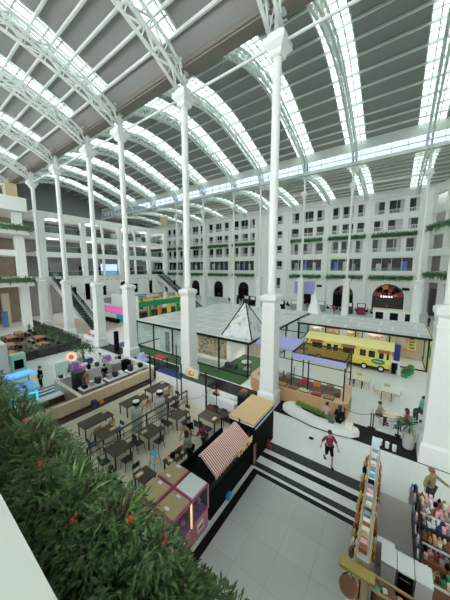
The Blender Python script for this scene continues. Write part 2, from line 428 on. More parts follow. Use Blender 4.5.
# ---- trusses
def make_truss(line, depth, w, label, cat='roof truss', group=None):
    t = T('roof_truss', label, cat, (0, line[len(line)//2][0], line[0][1]), group)
    bot = resample(line, 1.15); top = roofline(bot, depth)
    b = MB(); b2 = MB(); lc = MB()
    for sx in (-w/2, w/2):
        b.tube([(sx, y, z) for y, z in bot], .13, 6); b2.tube([(sx, y, z) for y, z in top], .12, 6)
        for i in range(len(bot)-1):
            A, B = (bot[i], top[i+1]) if i % 2 else (top[i], bot[i+1])
            lc.tube([(sx, *A), (sx, *B)], .075, 4, cap=False)
            lc.tube([(sx, *bot[i]), (sx, *top[i])], .055, 4, cap=False)
    for i in range(len(bot)-1):
        s = 1 if i % 2 else -1
        lc.tube([(-s*w/2, *bot[i]), (s*w/2, *bot[i+1])], .04, 4, cap=False)
    b.build('bottom_chord', STEELW, t, smooth=True); b2.build('top_chord', STEELW, t, smooth=True); lc.build('lacing', STEELW, t)
    return t
ends = ['over the potted palm','over the wooden counter kiosk','over the food court','over the pavilion corner','over the blue floor mat','over the escalator','over the planted corner balconies','beyond the gallery edge','deep over the gallery','last over the gallery','over the shop with the clerk']
g1, g2, g3 = 'arched trusses of the near vault', 'arched trusses of the middle vault', 'arched trusses of the low far roof'
t1 = make_truss(V1, 1.0, .8, 'white lattice arch of the near vault ' + ends[0], group=g1)
t2 = make_truss(V2, 1.0, .5, 'white lattice arch of the middle vault ' + ends[0], group=g2)
t3 = make_truss(V3, .5, .5, 'white rib of the low far roof ' + LOC2[0], group=g3)
for t, g, nm in ((t1, V1, 'white lattice arch of the near vault '), (t2, V2, 'white lattice arch of the middle vault '), (t3, V3, 'white rib of the low far roof ')):
    y, z = t.location.y, t.location.z; t.location.x = XS[0]
    for i in range(1, 10):
        dup(t, (XS[i], y, z), nm + (ends[i] if t is not t3 else LOC2[i]))
dup(t1, (XR[0], t1.location.y, t1.location.z), 'white lattice arch of the near vault ' + ends[10])
# longitudinal tie pipes between the column heads
for n, (y, nm, dx) in enumerate(((15.3, 'thick white column ', .8), (46, 'slender far white column ', .62))):
    for i in range(6):
        c = next(o for o in COL.objects if o.get('label') == nm + (LOC2 if n else LOC1)[i+1])
        MB().tube([(XS[i]-dx+(.3 if n and i == 0 else 0), y, 23.1), (XS[i+1]+dx-.25, y, 23.1)], .09, 8).build('tie_pipe', STEELW, c)

# ---- rear facade
BAYS = [(-84,-75),(-75,-65),(-65,-54.5),(-54.5,-44.2),(-44.2,-34.8),(-34.8,-25.5),(-25.5,-15),(-15,-6.2),(-6.2,3.8)]
ROWS = [(13.4,16.3),(18.1,20.4),(21.7,24.5)]
FR = [(.11,.30),(.375,.655),(.735,.91)]
wall = MB(); OPEN = []
YF = 66
def wrow(b0, b1, z0, z1, ops):
    xs = b0
    for a, b in ops:
        wall.box(xs, YF, z0, a, YF+.8, z1); OPEN.append((a, b, z0, z1)); xs = b
    wall.box(xs, YF, z0, b1, YF+.8, z1)
ARCH = {3: 1, 4: 1, 7: 1, 8: 1, 6: 1}
def archwall(b0, b1, z1, cx, r, zc):
    """wall from the floor to z1 with a round-headed opening"""
    wall.box(b0, YF, 0, cx-r, YF+.8, z1); wall.box(cx+r, YF, 0, b1, YF+.8, z1)
    n = 12
    for k in range(n):
        a, b = PI - PI*k/n, PI - PI*(k+1)/n
        xa, za, xb, zb = cx+r*math.cos(a), zc+r*math.sin(a), cx+r*math.cos(b), zc+r*math.sin(b)
        wall.hexa([(xa,YF,za),(xb,YF,zb),(xb,YF+.8,zb),(xa,YF+.8,za)], [(xa,YF,z1),(xb,YF,z1),(xb,YF+.8,z1),(xa,YF+.8,z1)])
ACX = {}
for i, (a, b) in enumerate(BAYS):
    w = b - a
    wall.box(a-.45, YF-.35, 0, a+.45, YF, 25.2)                     # pilaster
    wall.box(a-.6, YF-.45, 7.0, a+.6, YF-.35, 8.6)
    if i == 5:
        for z0, z1 in ((0, 4.0), (4.0, 7.1), (7.1, 9.4), (9.4, 11.9), (11.9, 14), (14, 16.2), (16.2, 18.2), (18.2, 20.2), (20.2, 22), (22, 24.3), (24.3, 25.2)):
            if (z0, z1) in ((9.4,11.9),(14,16.2),(18.2,20.2),(22,24.3)): wrow(a, b, z0, z1, [(a+6.2, a+8.0)])
            elif z0 == 4.0: wrow(a, b, z0, z1, [(a+5.8, a+7.6)])
            else: wall.box(a, YF, z0, b, YF+.8, z1)
        continue
    if i in ARCH or i < 3:
        cx = a + w*.5 - (.1 if i == 8 else 0); r = 3.0 if i == 8 else (2.3 if i == 7 else 1.95); ACX[i] = (cx, r, 5.5 - r if i != 8 else 3.2)
        archwall(a, b, 7.1, *ACX[i])
    wall.box(a, YF, 7.1, b, YF+.8, 9.1)
    wrow(a, b, 9.1, 12.1, [(a+w*.12, a+w*.89)])
    wall.box(a, YF, 12.1, b, YF+.8, ROWS[0][0])
    for k, (z0, z1) in enumerate(ROWS):
        wrow(a, b, z0, z1, [(a+w*f0, a+w*f1) for f0, f1 in FR])
        wall.box(a, YF, z1, b, YF+.8, ROWS[k+1][0] if k < 2 else 25.3)
    for z in (12.7, 16.9, 21.2): wall.box(a+.4, YF-.2, z-.14, b-.4, YF, z+.1)
wall.box(3.8-.45, YF-.35, 0, 3.8+1.2, YF+.8, 25.3)
struct(wall.build('wall_rear', WALLW))
struct(MB().box(X0, -16.3, 0, X1, -16, 17).build('wall_back', WALLW))
struct(MB().box(X1, -16, 0, X1+.3, 68.5, 34).build('wall_side', WALLW))
struct(MB().box(X0-.3, -16, 0, X0, 68.5, 34).build('wall_end', mat('end_wall', (.25,.26,.25), .7)))
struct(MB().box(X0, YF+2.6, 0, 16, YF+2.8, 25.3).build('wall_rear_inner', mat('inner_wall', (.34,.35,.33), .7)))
wn = 0
for (a, b, z0, z1) in OPEN:
    wn += 1; w = b - a; fr = MB(); n = 1 if w < 2 else (2 if w < 3.5 else 4); wide = w > 4
    yy = YF + .45
    for k in range(n+1): fr.box(a + (w-.08)*k/n, yy, z0, a + (w-.08)*k/n + .08, yy+.08, z1)
    fr.box(a, yy, z1-.09, b, yy+.08, z1); fr.box(a, yy, z0, b, yy+.08, z0+.09)
    o = struct(fr.build('window_%d' % wn, WHITE))
    MB().box(a, yy+.1, z0, b, yy+.14, z1).build('pane', PANE, o)
    if not wide:
        rl = MB().box(a, YF+.08, z0+.75, b, YF+.16, z0+.85)
        m = max(3, int(w/.25))
        for k in range(m): rl.box(a+w*(k+.5)/m-.04, YF+.09, z0, a+w*(k+.5)/m+.04, YF+.15, z0+.75)
        rl.build('railing', WHITE, o)
        if random.random() < .7:
            f = rnd(.25, .5); s = random.random() < .5
            MB().box(a if s else b-w*f, yy+.03, z0+.05, a+w*f if s else b, yy+.09, z1-.05).build('blind', LGREY, o)
    else:
        MB().box(a, YF+.1, z0, b, YF+.13, z0+.8).build('glass_rail', GLASS, o)
        for k in range(3):
            x = a + w*(.12+.3*k)
            MB().box(x, yy+.02, z0+.1, x+w*rnd(.08,.16), yy+.1, z0+rnd(1.6,2.3)).build('shop_panel', (BLUE, LGREY, GREY)[(k+wn) % 3], o)
# round-arched gates: frame, fan light with coloured panels, doors
def gate(i, label, colour):
    cx, r, zc = ACX[i]; t = T('arched_gate', label, 'gate', (cx, YF+.4, 0), 'round-arched gates in the far wall')
    f = MB(); n = 14
    pts = [(cx-r*.97, YF+.35, 0)] + [(cx+r*.97*math.cos(PI-PI*k/n), YF+.35, zc+r*.97*math.sin(PI-PI*k/n)) for k in range(n+1)] + [(cx+r*.97, YF+.35, 0)]
    f.tube(pts, .11, 6); f.box(cx-r, YF+.3, zc-.08, cx+r, YF+.42, zc+.08)
    for k in range(1, 6): f.tube([(cx, YF+.36, zc), (cx+r*math.cos(PI*k/6), YF+.36, zc+r*math.sin(PI*k/6))], .04, 4)
    f.build('frame', BLACK if colour != 0 else DARK, t)
    p = MB(); o = 0
    for ring in range(3):
        for k in range(6):
            a, b = PI*k/6, PI*(k+1)/6; r0, r1 = r*.93*(ring+.05)/3, r*.93*(ring+1)/3
            q = [(cx+r0*math.cos(a), YF+.44, zc+r0*math.sin(a)), (cx+r1*math.cos(a), YF+.44, zc+r1*math.sin(a)), (cx+r1*math.cos(b), YF+.44, zc+r1*math.sin(b)), (cx+r0*math.cos(b), YF+.44, zc+r0*math.sin(b))]
            p.hexa(q, [(x, y+.04, z) for x, y, z in q], (ring*2+k) % 5 if colour == 2 else ((ring+k) % 3 if colour else 0))
    pal = {0: [BLACKM], 1: [BLACKM, NAVY, MAROON], 2: [BLACKM, MAROON, ORANGE, BLACKM, RED]}[colour]
    p.build('fan_light', pal, t)
    for s in (-1, 1):
        d = MB().box(cx, YF+.44, .02, cx+s*r*.95, YF+.5, zc-.08)
        dd = d.build('door_leaf', BLACKM if colour < 2 else mat('dark_bronze', (.05,.03,.025), .4), t)
        MB().tube([(cx+s*.12, YF+.38, .9), (cx+s*.12, YF+.38, 1.4)], .03, 6).build('handle', SILVER, dd)
gate(3, 'black round-arched gate behind the far white counter', 0)
gate(4, 'black round-arched gate behind the printed glass pyramid', 0)
gate(7, 'dark round-arched gate with navy and maroon panes behind the slender column', 1)
gate(8, 'widest round-arched gate with red and orange patterned panes', 2)
gate(6, 'black round-arched gate under the lilac painted panel', 0)
for i in (0, 1, 2): gate(i, 'black round-arched gate hidden beyond the %s gallery bay' % ORD[i], 0)
# lilac panel with arch shop sign
tag(MB().box(-22.9, YF-.2, 2.9, -17.4, YF-.05, 6.2).build('painted_panel', LILAC), 'lilac painted panel over the far shop front', 'panel')
# word on the widest gate
sg = T('gate_sign', 'row of small pale lit letters across the widest arched gate', 'sign', (-1.6, YF+.2, 3.1))
LITW = mat('lit_letter', (.8,.8,.9), .4, emit=(.75,.8,1.0), es=1.2)
MB().box(-2.9, YF+.22, 3.0, -.3, YF+.28, 3.6).build('backboard', BLACKM, sg)
for k in range(5): MB().box(-2.7+k*.5, YF+.16, 3.1, -2.38+k*.5, YF+.22, 3.5).build('letter', LITW, sg)
for x in (-19, -.9): tag(MB().box(x+2.1, YF-.5, 4.9, x+3.4, YF-.38, 5.5).build('hanging_sign', BLACK), 'small black hanging sign %s' % ('beside the widest gate' if x > -5 else 'beside the lilac panel'), 'sign')
# hanging planters along the facade
def make_planter(w):
    t = T('hanging_planter', 'x', 'planter')
    MB().box(-w/2, -.55, -.5, w/2, 0, .15).build('trough', mat('green_trough', (.10,.22,.12), .6), t, local=True)
    f = MB()
    for k in range(420):
        p = (rnd(-w/2, w/2), rnd(-.75, -.3), rnd(-.15, .5))
        f.leaf(p, (rnd(-1,1), rnd(-1,.2), rnd(-1.2,.6)), rnd(.35,.75), rnd(.12,.22), 1)
    f.build('foliage', VINE, t, local=True); return t
pl = make_planter(8.2)
bn = ['in the hidden gallery bay','in the next gallery bay','beside the gallery corner','over the gate by the far counter','over the gate behind the pyramid','','over the lilac panel','over the navy and maroon gate','over the red and orange gate']
first = True
for i, (a, b) in enumerate(BAYS):
    if i == 5: continue
    for z, fl in ((7.75, 'lower'), (17.15, 'upper')):
        lab = '%s green vine planter %s' % (fl, bn[i])
        loc = ((a+b)/2, YF-.02, z)
        if first: pl.location = loc; pl['label'] = lab; pl['group'] = 'vine planters on the far facade'; first = False
        else: dup(pl, loc, lab)
# round corner at the far end: short wall with balconies
cw = MB()
A, B = Vector((4.6, 66.4, 0)), Vector((11, 53, 0)); n = (B-A).normalized(); nn = Vector((-n.y, n.x, 0))
def slant(mb, s0, s1, z0, z1, d0, d1, mi=0):
    q = [A+n*s0+nn*d0, A+n*s1+nn*d0, A+n*s1+nn*d1, A+n*s0+nn*d1]
    mb.hexa([(p.x,p.y,z0) for p in q], [(p.x,p.y,z1) for p in q], mi)
L = (B-A).length
for z0, z1 in ((6.9,9.2),(12.2,13.6),(16.4,18.3),(20.6,21.9),(24.4,26)): slant(cw, 0, L, z0, z1, 0, 1.2)
for s in (0, 4.6, 9.2, L-.8): slant(cw, s, s+.8, 0, 26, .1, .9)
struct(cw.build('wall_right', WALLW))
cb = MB(); slant(cb, -4, L+6, 0, 26.5, 4, 4.2); struct(cb.build('wall_right_inner', mat('inner_wall_beige', (.45,.43,.38), .7)))
for z, fl in ((8.6, 'lower'), (18.1, 'upper')):
    p = T('hanging_planter', '%s green vine planter on the slanted corner balcony' % fl, 'planter', (8, 60, z), 'vine planters on the slanted corner')
    tr = MB(); slant(tr, .2, L-.2, z-.4, z+.2, -.5, 0); tr.build('trough', mat('green_trough2', (.10,.22,.12), .6), p)
    f = MB()
    for k in range(520):
        q = A + n*rnd(.2, L-.2) + nn*rnd(-.8, -.1)
        f.leaf((q.x, q.y, z+rnd(-.5,.6)), (rnd(-1,1), rnd(-1,.2), rnd(-1,.8)), rnd(.4,.8), rnd(.14,.25), 1)
    f.build('foliage', VINE, p)
dk = MB(); slant(dk, 1.2, 3.6, 0, 5.6, .95, 1.1); o = struct(dk.build('door_1', mat('dark_door', (.05,.045,.04), .5)))

# ---- gallery on the left: beams, pillars, back wall, railings
gl = MB()
LV = [(6.8,8.2),(11.7,12.6),(15.0,15.9),(18.4,19.4)]
PY = [16.6, 23.4, 31.0, 38.5, 43.6]
for z0, z1 in LV: gl.box(-50.5, 15.6, z0, -49.9, 44, z1); gl.box(-60, 15.6, z1-.45, -50.5, 44, z1-.05)
for y in PY: gl.box(-50.6, y-.45, 0, -49.8, y+.45, 19.3)
for y in (20, 27.2, 34.7): gl.box(-50.4, y-.2, 8.2, -50.0, y+.2, 18.4)
for z0, z1 in LV: gl.box(-62, 43.6, z0, -50.5, 44.2, z1)
struct(gl.build('wall_left', WALLW))
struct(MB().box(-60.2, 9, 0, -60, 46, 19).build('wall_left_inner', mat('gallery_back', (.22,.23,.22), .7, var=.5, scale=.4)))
struct(MB().box(-49.95, 15.6, 7.9, -49.75, 44, 8.3).build('trim_19', WHITE))
for k in range(17):
    tag(MB().box(-49.89, 24.2+k*1.05, 7.35, -49.83, 24.4+k*1.05, 7.52).build('spot_lamp', DARK), 'small dark lamp on the edge beam of the gallery', 'lamp', 'small lamps along the gallery edge beam')
gn = ['lowest', 'middle', 'upper']
for li, (z0, z1) in enumerate(LV[:3]):
    for j in range(4):
        y0, y1 = PY[j]+.5, PY[j+1]-.5
        t = T('glass_railing', '%s glass balcony rail in the %s gallery bay from the planted corner' % (gn[li], ORD[j]), 'railing', (-50.1, y0, z1), 'glass rails of the gallery')
        MB().box(-50.12, y0, z1, -50.09, y1, z1+1.0).build('glass', GREENG, t); MB().box(-50.15, y0, z1+1.0, -50.06, y1, z1+1.07).build('handrail', SILVER, t)
        # things standing in the gallery rooms
        for k in range(2):
            yy = y0 + (y1-y0)*(.2+.5*k)
            if random.random() < .75:
                tag(MB().box(-57, yy, z1-.05, -56.2, yy+rnd(1,2.4), z1+rnd(1.4,2.2)).build('shop_partition', random.choice((DARK, LGREY, BLACKM))), 'partition %s in the %s bay on the %s gallery floor' % (('first', 'second')[k], ORD[j], gn[li]), 'partition')
tag(MB().box(-50.9, 26.9, 8.4, -50.7, 31.0-.6, 10.6).build('screen', mat('pale_screen', (.5,.65,.9), .3, emit=(.55,.7,1.0), es=.7)), 'pale blue lit screen on the gallery floor above the shop with the pink sign', 'screen')
# planted corner balconies (front part of the gallery)
cn = MB()
for z0, z1 in ((6.9,8.3),(14.9,16.4),(18.4,20.4)): cn.box(-64, -2, z0, -47.6, 14.2, z1)
for z in (11.7,): cn.box(-64, -2, z, -49.5, 14.0, z+.9)
for y in (13.3, 8.0, 2.5): cn.box(-50.2, y-.55, 0, -49.0, y+.55, 20.2)
struct(cn.build('wall_left_corner', WALLW))
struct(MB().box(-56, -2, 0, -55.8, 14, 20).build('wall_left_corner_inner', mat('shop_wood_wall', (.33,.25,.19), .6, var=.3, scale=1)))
for z, fl in ((8.1, 'lower'), (16.0, 'upper')):
    p = T('hanging_planter', '%s leafy planter on the gallery corner balcony' % fl, 'planter', (-47.6, 8, z), 'leafy planters of the corner')
    MB().box(-47.9, -1, z-.5, -47.3, 14.2, z+.1).build('trough', mat('green_trough3', (.10,.17,.11), .6), p)
    f = MB()
    for k in range(700): f.leaf((rnd(-47.9,-47.1), rnd(-1,14.2), z+rnd(-.2,.5)), (rnd(-.4,1), rnd(-1,1), rnd(-1,.8)), rnd(.3,.7), rnd(.1,.2), 1)
    f.build('foliage', VINE, p)
tag(MB().box(-50.6, 12.2, 20.42, -49.0, 13.6, 22.6).build('speaker_box', mat('tan_box', (.55,.46,.28), .6)), 'tan box standing on top of the gallery corner', 'box')
tag(MB().box(-51.5, 43.7, 20.6, -49.3, 44.3, 23.0).build('sign_box', mat('tan_sign', (.50,.40,.28), .6)), 'tan sign board at the far top corner of the gallery', 'sign')
for k, y in enumerate((4.5, 6.2, 10, 11.6)):
    tag(MB().box(-55.7, y, 0, -55.2, y+1.0, 5.4).build('shop_pillar', (OAK, CREAM)[k % 2]), '%s wooden pillar of the shop front under the corner balcony' % ORD[k], 'pillar')
tag(MB().box(-53, 10.9, 0, -52.6, 11.6, 2.6).build('standing_banner', mat('blue_banner', (.12,.25,.5), .5)), 'blue banner standing before the wooden shop front', 'banner')
GFILL = mat('gallery_fill', (.9,.9,.88), .4, emit=(1,.98,.93), es=5)  # glow of fill panels added to brighten the gallery storeys
for li, z in enumerate((6.75, 12.1, 15.4, 18.9)):
    for j in range(4):
        y = (PY[j]+PY[j+1])/2
        tag(MB().box(-55.5, y-.8, z-(.0 if li == 0 else .02), -52.5, y+.8, z+.06-(.0 if li == 0 else .02)).build('fill_panel', GFILL), 'added flat fill light of gallery storey %s in the %s bay' % (('one','two','three','four')[li], ORD[j]), 'lamp', 'added fill lights of the gallery')
# escalators
def make_escalator(label, loc):
    t = T('escalator', label, 'escalator', loc, 'escalators up to the gallery')
    Lx, H = 13.5, 8.1
    for y in (-.75, .75):
        MB().yprism([(-Lx-1.5, H-.15),(-Lx, H-.15),(0, -.05+.1),(1.2,.05),(1.2,.95),(.2,.95),(-Lx, H+.85),(-Lx-1.5,H+.85)], y-.03, y+.03).build('balustrade', GREENG, t, local=True)
        MB().tube([(1.2,y,.95),(.2,y,1.0),(-Lx,y,H+.9),(-Lx-1.5,y,H+.9)], .06, 8).build('handrail', BLACK, t, local=True)
        MB().yprism([(-Lx-1.5, H-1.0),(-Lx, H-1.0),(.6, 0),(1.3,0),(1.3,.12),(.3,.18),(-Lx,H+.1),(-Lx-1.5,H+.1)], y*1.1-.12, y*1.1+.12).build('side_cladding', mat('escalator_cladding', (.6,.62,.6), .4), t, local=True)
    st = MB(); n = 26
    for k in range(n):
        x = -Lx + Lx*k/n; z = H - H*(k+1)/n
        st.box(x, -.62, z-.25, x+Lx/n+.02, .62, z+.02+.02)
    st.build('step_band', DARK, t, local=True)
    return t
e1 = make_escalator('escalator rising beside the white sofa to the gallery', (-36.6, 18.2, 0))
dup(e1, (-36.4, 41.4, 0), 'escalator rising behind the green and yellow stall')

# ================================================================== people
def skin(name, chains, m, parent, sub=2, smooth=True):
    """grow one continuous surface over joined chains: each chain is a list of ((x,y,z), r); a chain may start at a joint already laid"""
    bm = bmesh.new(); lay = bm.verts.layers.skin.verify(); seen = {}
    def V(p, r):
        k = tuple(round(c, 4) for c in p)
        if k not in seen:
            v = bm.verts.new(p); v[lay].radius = (r, r); v[lay].use_root = not seen; seen[k] = v
        return seen[k]
    for ch in chains:
        vs = [V(p, r) for p, r in ch]
        for a, b in zip(vs, vs[1:]):
            if a is not b and not bm.edges.get((a, b)): bm.edges.new((a, b))
    me = bpy.data.meshes.new(name); bm.to_mesh(me); bm.free(); me.materials.append(m)
    o = bpy.data.objects.new(name, me); COL.objects.link(o); o.parent = parent
    k = o.modifiers.new('skin', 'SKIN'); k.use_smooth_shade = smooth
    u = o.modifiers.new('subsurf', 'SUBSURF'); u.levels = u.render_levels = sub
    return o
def person(label, loc, rz, pose='stand', shirt=GREY, pants=DARK, hair='short', shorts=False, sleeve=.55, L=None, R=None, shoe=BLACKM, scale=1, seat=.45, group=None, apron=None):
    t = T('person', label, 'person', loc, group, rz)
    t.scale = (scale,)*3
    lean = 0
    if pose == 'sit':
        hz = seat + .12; dz = hz - .95
        kn = [(-.11, .42, hz-.02), (.11, .42, hz-.02)]; an = [(-.11, .40, .09), (.11, .40, .09)]; lean = .06
    else:
        hz = .95; dz = 0
        kn = [(-.11, .03, .5), (.11, .03, .5)]; an = [(-.11, -.01, .09), (.11, -.01, .09)]
        if pose == 'walk':
            kn = [(-.10, .20, .53), (.10, -.02, .50)]; an = [(-.10, .24, .10), (.10, -.30, .20)]
        if pose == 'lean': lean = .22
    hip = [(-.10, 0, hz-.03), (.10, 0, hz-.03)]
    sh = [(-.19, lean*.8, 1.42+dz), (.19, lean*.8, 1.42+dz)]
    L = L or ((-.25, -.02, 1.14), (-.25, .10, .90)); R = R or ((.25, -.02, 1.14), (.25, .10, .90))
    arms = [[Vector(p) + Vector((0, lean, dz)) for p in L], [Vector(p) + Vector((0, lean, dz)) for p in R]]
    pel = ((0, 0, hz), .13); wa = ((0, lean*.35, 1.12+dz), .115); ch = ((0, lean*.75, 1.33+dz), .135); nk0 = ((0, lean*.95, 1.46+dz), .07); nk = ((0, lean*1.05+.005, 1.53+dz), .052)
    hd0 = ((0, lean*1.15+.012, 1.60+dz), .078); hd1 = ((0, lean*1.15+.01, 1.67+dz), .088); hd2 = ((0, lean*1.15, 1.735+dz), .06)
    C = [[pel, wa, ch, nk0, nk, hd0, hd1, hd2], [hd0, ((0, lean*1.15+.115, 1.615+dz), .014)]]
    for s in (-1, 1): C.append([hd1, ((s*.098, lean*1.15-.005, 1.645+dz), .014)])
    for i in (0, 1):
        e, w = arms[i]; d = (w - e).normalized(); s = -1 if i == 0 else 1
        C.append([ch, (sh[i], .062), (tuple(Vector(sh[i])*.5+e*.5), .05), (tuple(e), .042), (tuple(w), .028), (tuple(w+d*.07), .036)])
        palm = w + d*.07; sd = d.cross(Vector((0,1,0.3))); sd = sd.normalized() if sd.length > .1 else Vector((1,0,0))
        fw = sd.cross(d).normalized()
        for k, ln in enumerate((.062, .075, .07, .055)):
            o = sd*(.024-.016*k); b = palm + o + d*.02
            C.append([(tuple(palm), .036), (tuple(b), .010), (tuple(b+d*ln*.55+fw*.008), .009), (tuple(b+d*ln*.9+fw*.03), .008)])
        C.append([(tuple(palm), .036), (tuple(palm+sd*.042-d*.015), .011), (tuple(palm+sd*.055+d*.03+fw*.02), .009)])
        C.append([pel, (hip[i], .095), (tuple(Vector(hip[i])*.5+Vector(kn[i])*.5), .08), (kn[i], .056), (tuple(Vector(kn[i])*.6+Vector(an[i])*.4), .055), (an[i], .036), (tuple(Vector(an[i])+Vector((0, .10, -.05))), .034)])
    skin('body', C, SKIN, t)
    S_ = [[((0,0,hz+.0), .15), ((0, lean*.35, 1.12+dz), .14), ((0, lean*.75, 1.33+dz), .155), ((0, lean*.95, 1.45+dz), .075)]]
    for i in (0, 1):
        e, w = arms[i]; q = Vector(sh[i]).lerp(e, min(1, sleeve/.5)) if sleeve <= .5 else e
        c = [((0, lean*.75, 1.33+dz), .155), (sh[i], .08), (tuple(Vector(sh[i]).lerp(e, .5)), .067), (tuple(q), .06)]
        if sleeve > .5: c.append((tuple(e.lerp(w, (sleeve-.5)*2)), .05))
        S_.append(c)
    skin('shirt', S_, shirt, t)
    P_ = []
    for i in (0, 1):
        k = Vector(kn[i]); a = Vector(an[i])
        c = [((0,0,hz+.02), .15), (hip[i], .112), (tuple(Vector(hip[i]).lerp(k, .5)), .095), (tuple(k), .076)]
        if not shorts: c += [(tuple(k.lerp(a, .5)), .07), (tuple(k.lerp(a, .9)), .058)]
        P_.append(c)
    skin('shorts' if shorts else 'trousers', P_, pants, t)
    for i in (0, 1):
        a = Vector(an[i]); m = MB()
        z0 = max(a.z - .09, 0)
        m.hexa([(a.x-.045, a.y-.07, z0), (a.x+.045, a.y-.07, z0), (a.x+.05, a.y+.19, z0), (a.x-.05, a.y+.19, z0)],
               [(a.x-.04, a.y-.06, z0+.10), (a.x+.04, a.y-.06, z0+.10), (a.x+.04, a.y+.16, z0+.05), (a.x-.04, a.y+.16, z0+.05)])
        m.build('shoe', shoe, t, local=True, bev=.015)
    hy = lean*1.15; hz_ = 1.675+dz
    h = MB().ball((0, hy-.018, hz_+.022), .112, (.98, 1.05, 1.0), 14)
    h.v = [(x, y, max(z, hz_-.02) if y > hy+.02 else max(z, hz_-.09)) for x, y, z in h.v]
    if hair == 'long':
        h.lathe([(.085, hz_-.28), (.10, hz_-.15), (.10, hz_)], 12, 0, hy-.045)
    if hair == 'bun': h.ball((0, hy-.12, hz_+.07), .05)
    h.build('hair', HAIR if hair != 'cap' else BROWN, t, smooth=True, local=True)
    for s in (-1, 1): MB().ball((s*.034, hy+.092, 1.655+dz), .011, n=8).build('eye', BLACKM, t, smooth=True, local=True)
    MB().box(-.026, hy+.080, 1.572+dz, .026, hy+.094, 1.58+dz).build('mouth', mat('lips', (.35,.12,.10), .5), t, local=True)
    if apron is not None:
        MB().box(-.14, .13+lean*.5, hz-.35, .14, .155+lean*.7, 1.35+dz).build('apron', apron, t, local=True, bev=.01)
    return t

person('person in a dark red short-sleeved shirt and black shorts walking across the white floor', (-2.1, 11.95, 0), math.radians(-150), 'walk', MAROON, BLACKM, shorts=True,
       L=((-.32, .02, 1.16), (-.36, .18, .95)), R=((.30, -.10, 1.15), (.34, -.12, .90)))
# ================================================================== balcony ledge and planting under the camera
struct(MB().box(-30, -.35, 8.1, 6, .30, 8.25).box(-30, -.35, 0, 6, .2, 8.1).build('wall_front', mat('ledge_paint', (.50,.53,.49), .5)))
struct(MB().box(-30, .2, 6.75, 6, 1.05, 7.0).build('trim_24', WHITE))
tr = tag(MB().box(-9, .28, 7.0, -.35, 1.0, 7.08).box(-9, .95, 7.08, -.35, 1.0, 7.5).box(-9, .28, 7.08, -8.95, 1.0, 7.5).box(-.4, .28, 7.08, -.35, 1.0, 7.5).build('planter_trough', WHITE), 'long white planter trough along the balcony ledge full of shrubs', 'planter')
MB().box(-8.95, .29, 7.09, -.41, .94, 7.42).build('soil', SOIL, tr)
def shrub(kind, cx, cy, z, r, h, n, label, lm, group):
    t = T('shrub' if kind else 'grassy_plant', label, 'plant', (cx, cy, z), group)
    st = MB(); f = MB()
    for k in range(7):
        a = rnd(0, 2*PI); q = rnd(.2, .8)*r
        st.tube([(cx, cy, z), (cx+q*.4*math.cos(a), cy+q*.4*math.sin(a), z+h*.45), (cx+q*math.cos(a), cy+q*math.sin(a), z+h*rnd(.7,.95))], .008, 4)
    if kind:
        for k in range(n):
            a = rnd(0, 2*PI); u = rnd(.25, 1)**.6; zz = rnd(.1, 1)
            rr = r*u*math.sqrt(max(0, 1-(zz*.9)**2.5))
            p = (cx+rr*math.cos(a), cy+rr*math.sin(a), z+h*zz)
            if p[1] < .40: continue
            f.leaf(p, (math.cos(a)+rnd(-.7,.7), math.sin(a)+rnd(-.7,.7), rnd(-.2,1.0)), rnd(.035,.085), rnd(.010,.021), .6)
    else:
        for k in range(n):
            a = rnd(0, 2*PI); e = rnd(.25, 1.3); Lf = rnd(.35, .7)*r/.35
            p = Vector((cx, cy, z+h*.35)); d = Vector((math.cos(a)*math.cos(e), math.sin(a)*math.cos(e), math.sin(e)))
            sd = d.cross(Vector((0,0,1))).normalized(); w = rnd(.012, .022)
            pts = [p + d*Lf*q + Vector((0,0,-.35*Lf*q*q)) for q in (0,.35,.7,1)]
            vs = []
            for i, q in enumerate(pts): ww = w*(1,1,.7,.05)[i]; vs += [q-sd*ww, q+sd*ww]
            f.add(vs, [(0,1,3,2),(2,3,5,4),(4,5,7,6)])
    st.build('stem', mat('stem_brown', (.09,.07,.04), .7), t); f.build('foliage', lm, t); return t
SG, SG2 = 'dark shrubs of the balcony planter', 'long-leaved grassy plants of the balcony planter'
for i in range(34):
    x = -8.8 + 8.3*i/33 + rnd(-.08,.08)
    for row in range(2):
        y = (.62, .84)[row] + rnd(-.04,.04)
        s = shrub(True, x, y, 7.42, rnd(.25,.34), (rnd(.34,.56) if x > -4 else rnd(.48,.75)) - (.15 if x > -1.1 else 0), 900 if x > -3.5 else 420, 'small-leaved dark green shrub in the balcony planter trough', LEAF, SG)
for i in range(18):
    x = -7.6 + 6.3*i/17 + rnd(-.15,.15)
    shrub(False, x, rnd(.62,.85), 7.42, rnd(.22,.33), rnd(.40,.7) - (.3 if x > -1.6 else 0), 60, 'long-leaved grassy plant arching out of the balcony shrubs', LEAF2, SG2)
for i, (x, y, z) in enumerate(((-1.45,.85,7.8),(-1.75,.6,7.85),(-2.5,.65,7.85),(-3.4,.8,7.85),(-1.2,.95,7.7))):
    t = T('red_bloom', 'small red flower cluster standing out of the balcony shrubs', 'flower', (x, y, 7.42), 'red flowers in the balcony planter')
    MB().tube([(x,y,7.42),(x+.02,y,z+.1)], .006, 4).build('stem', LEAF2, t)
    b = MB()
    for k in range(14): b.leaf((x+.02,y,z+.1+rnd(-.03,.05)), (rnd(-1,1), rnd(-1,1), rnd(-.3,1)), rnd(.02,.04), rnd(.008,.016), .3)
    b.build('petals', REDFL, t)

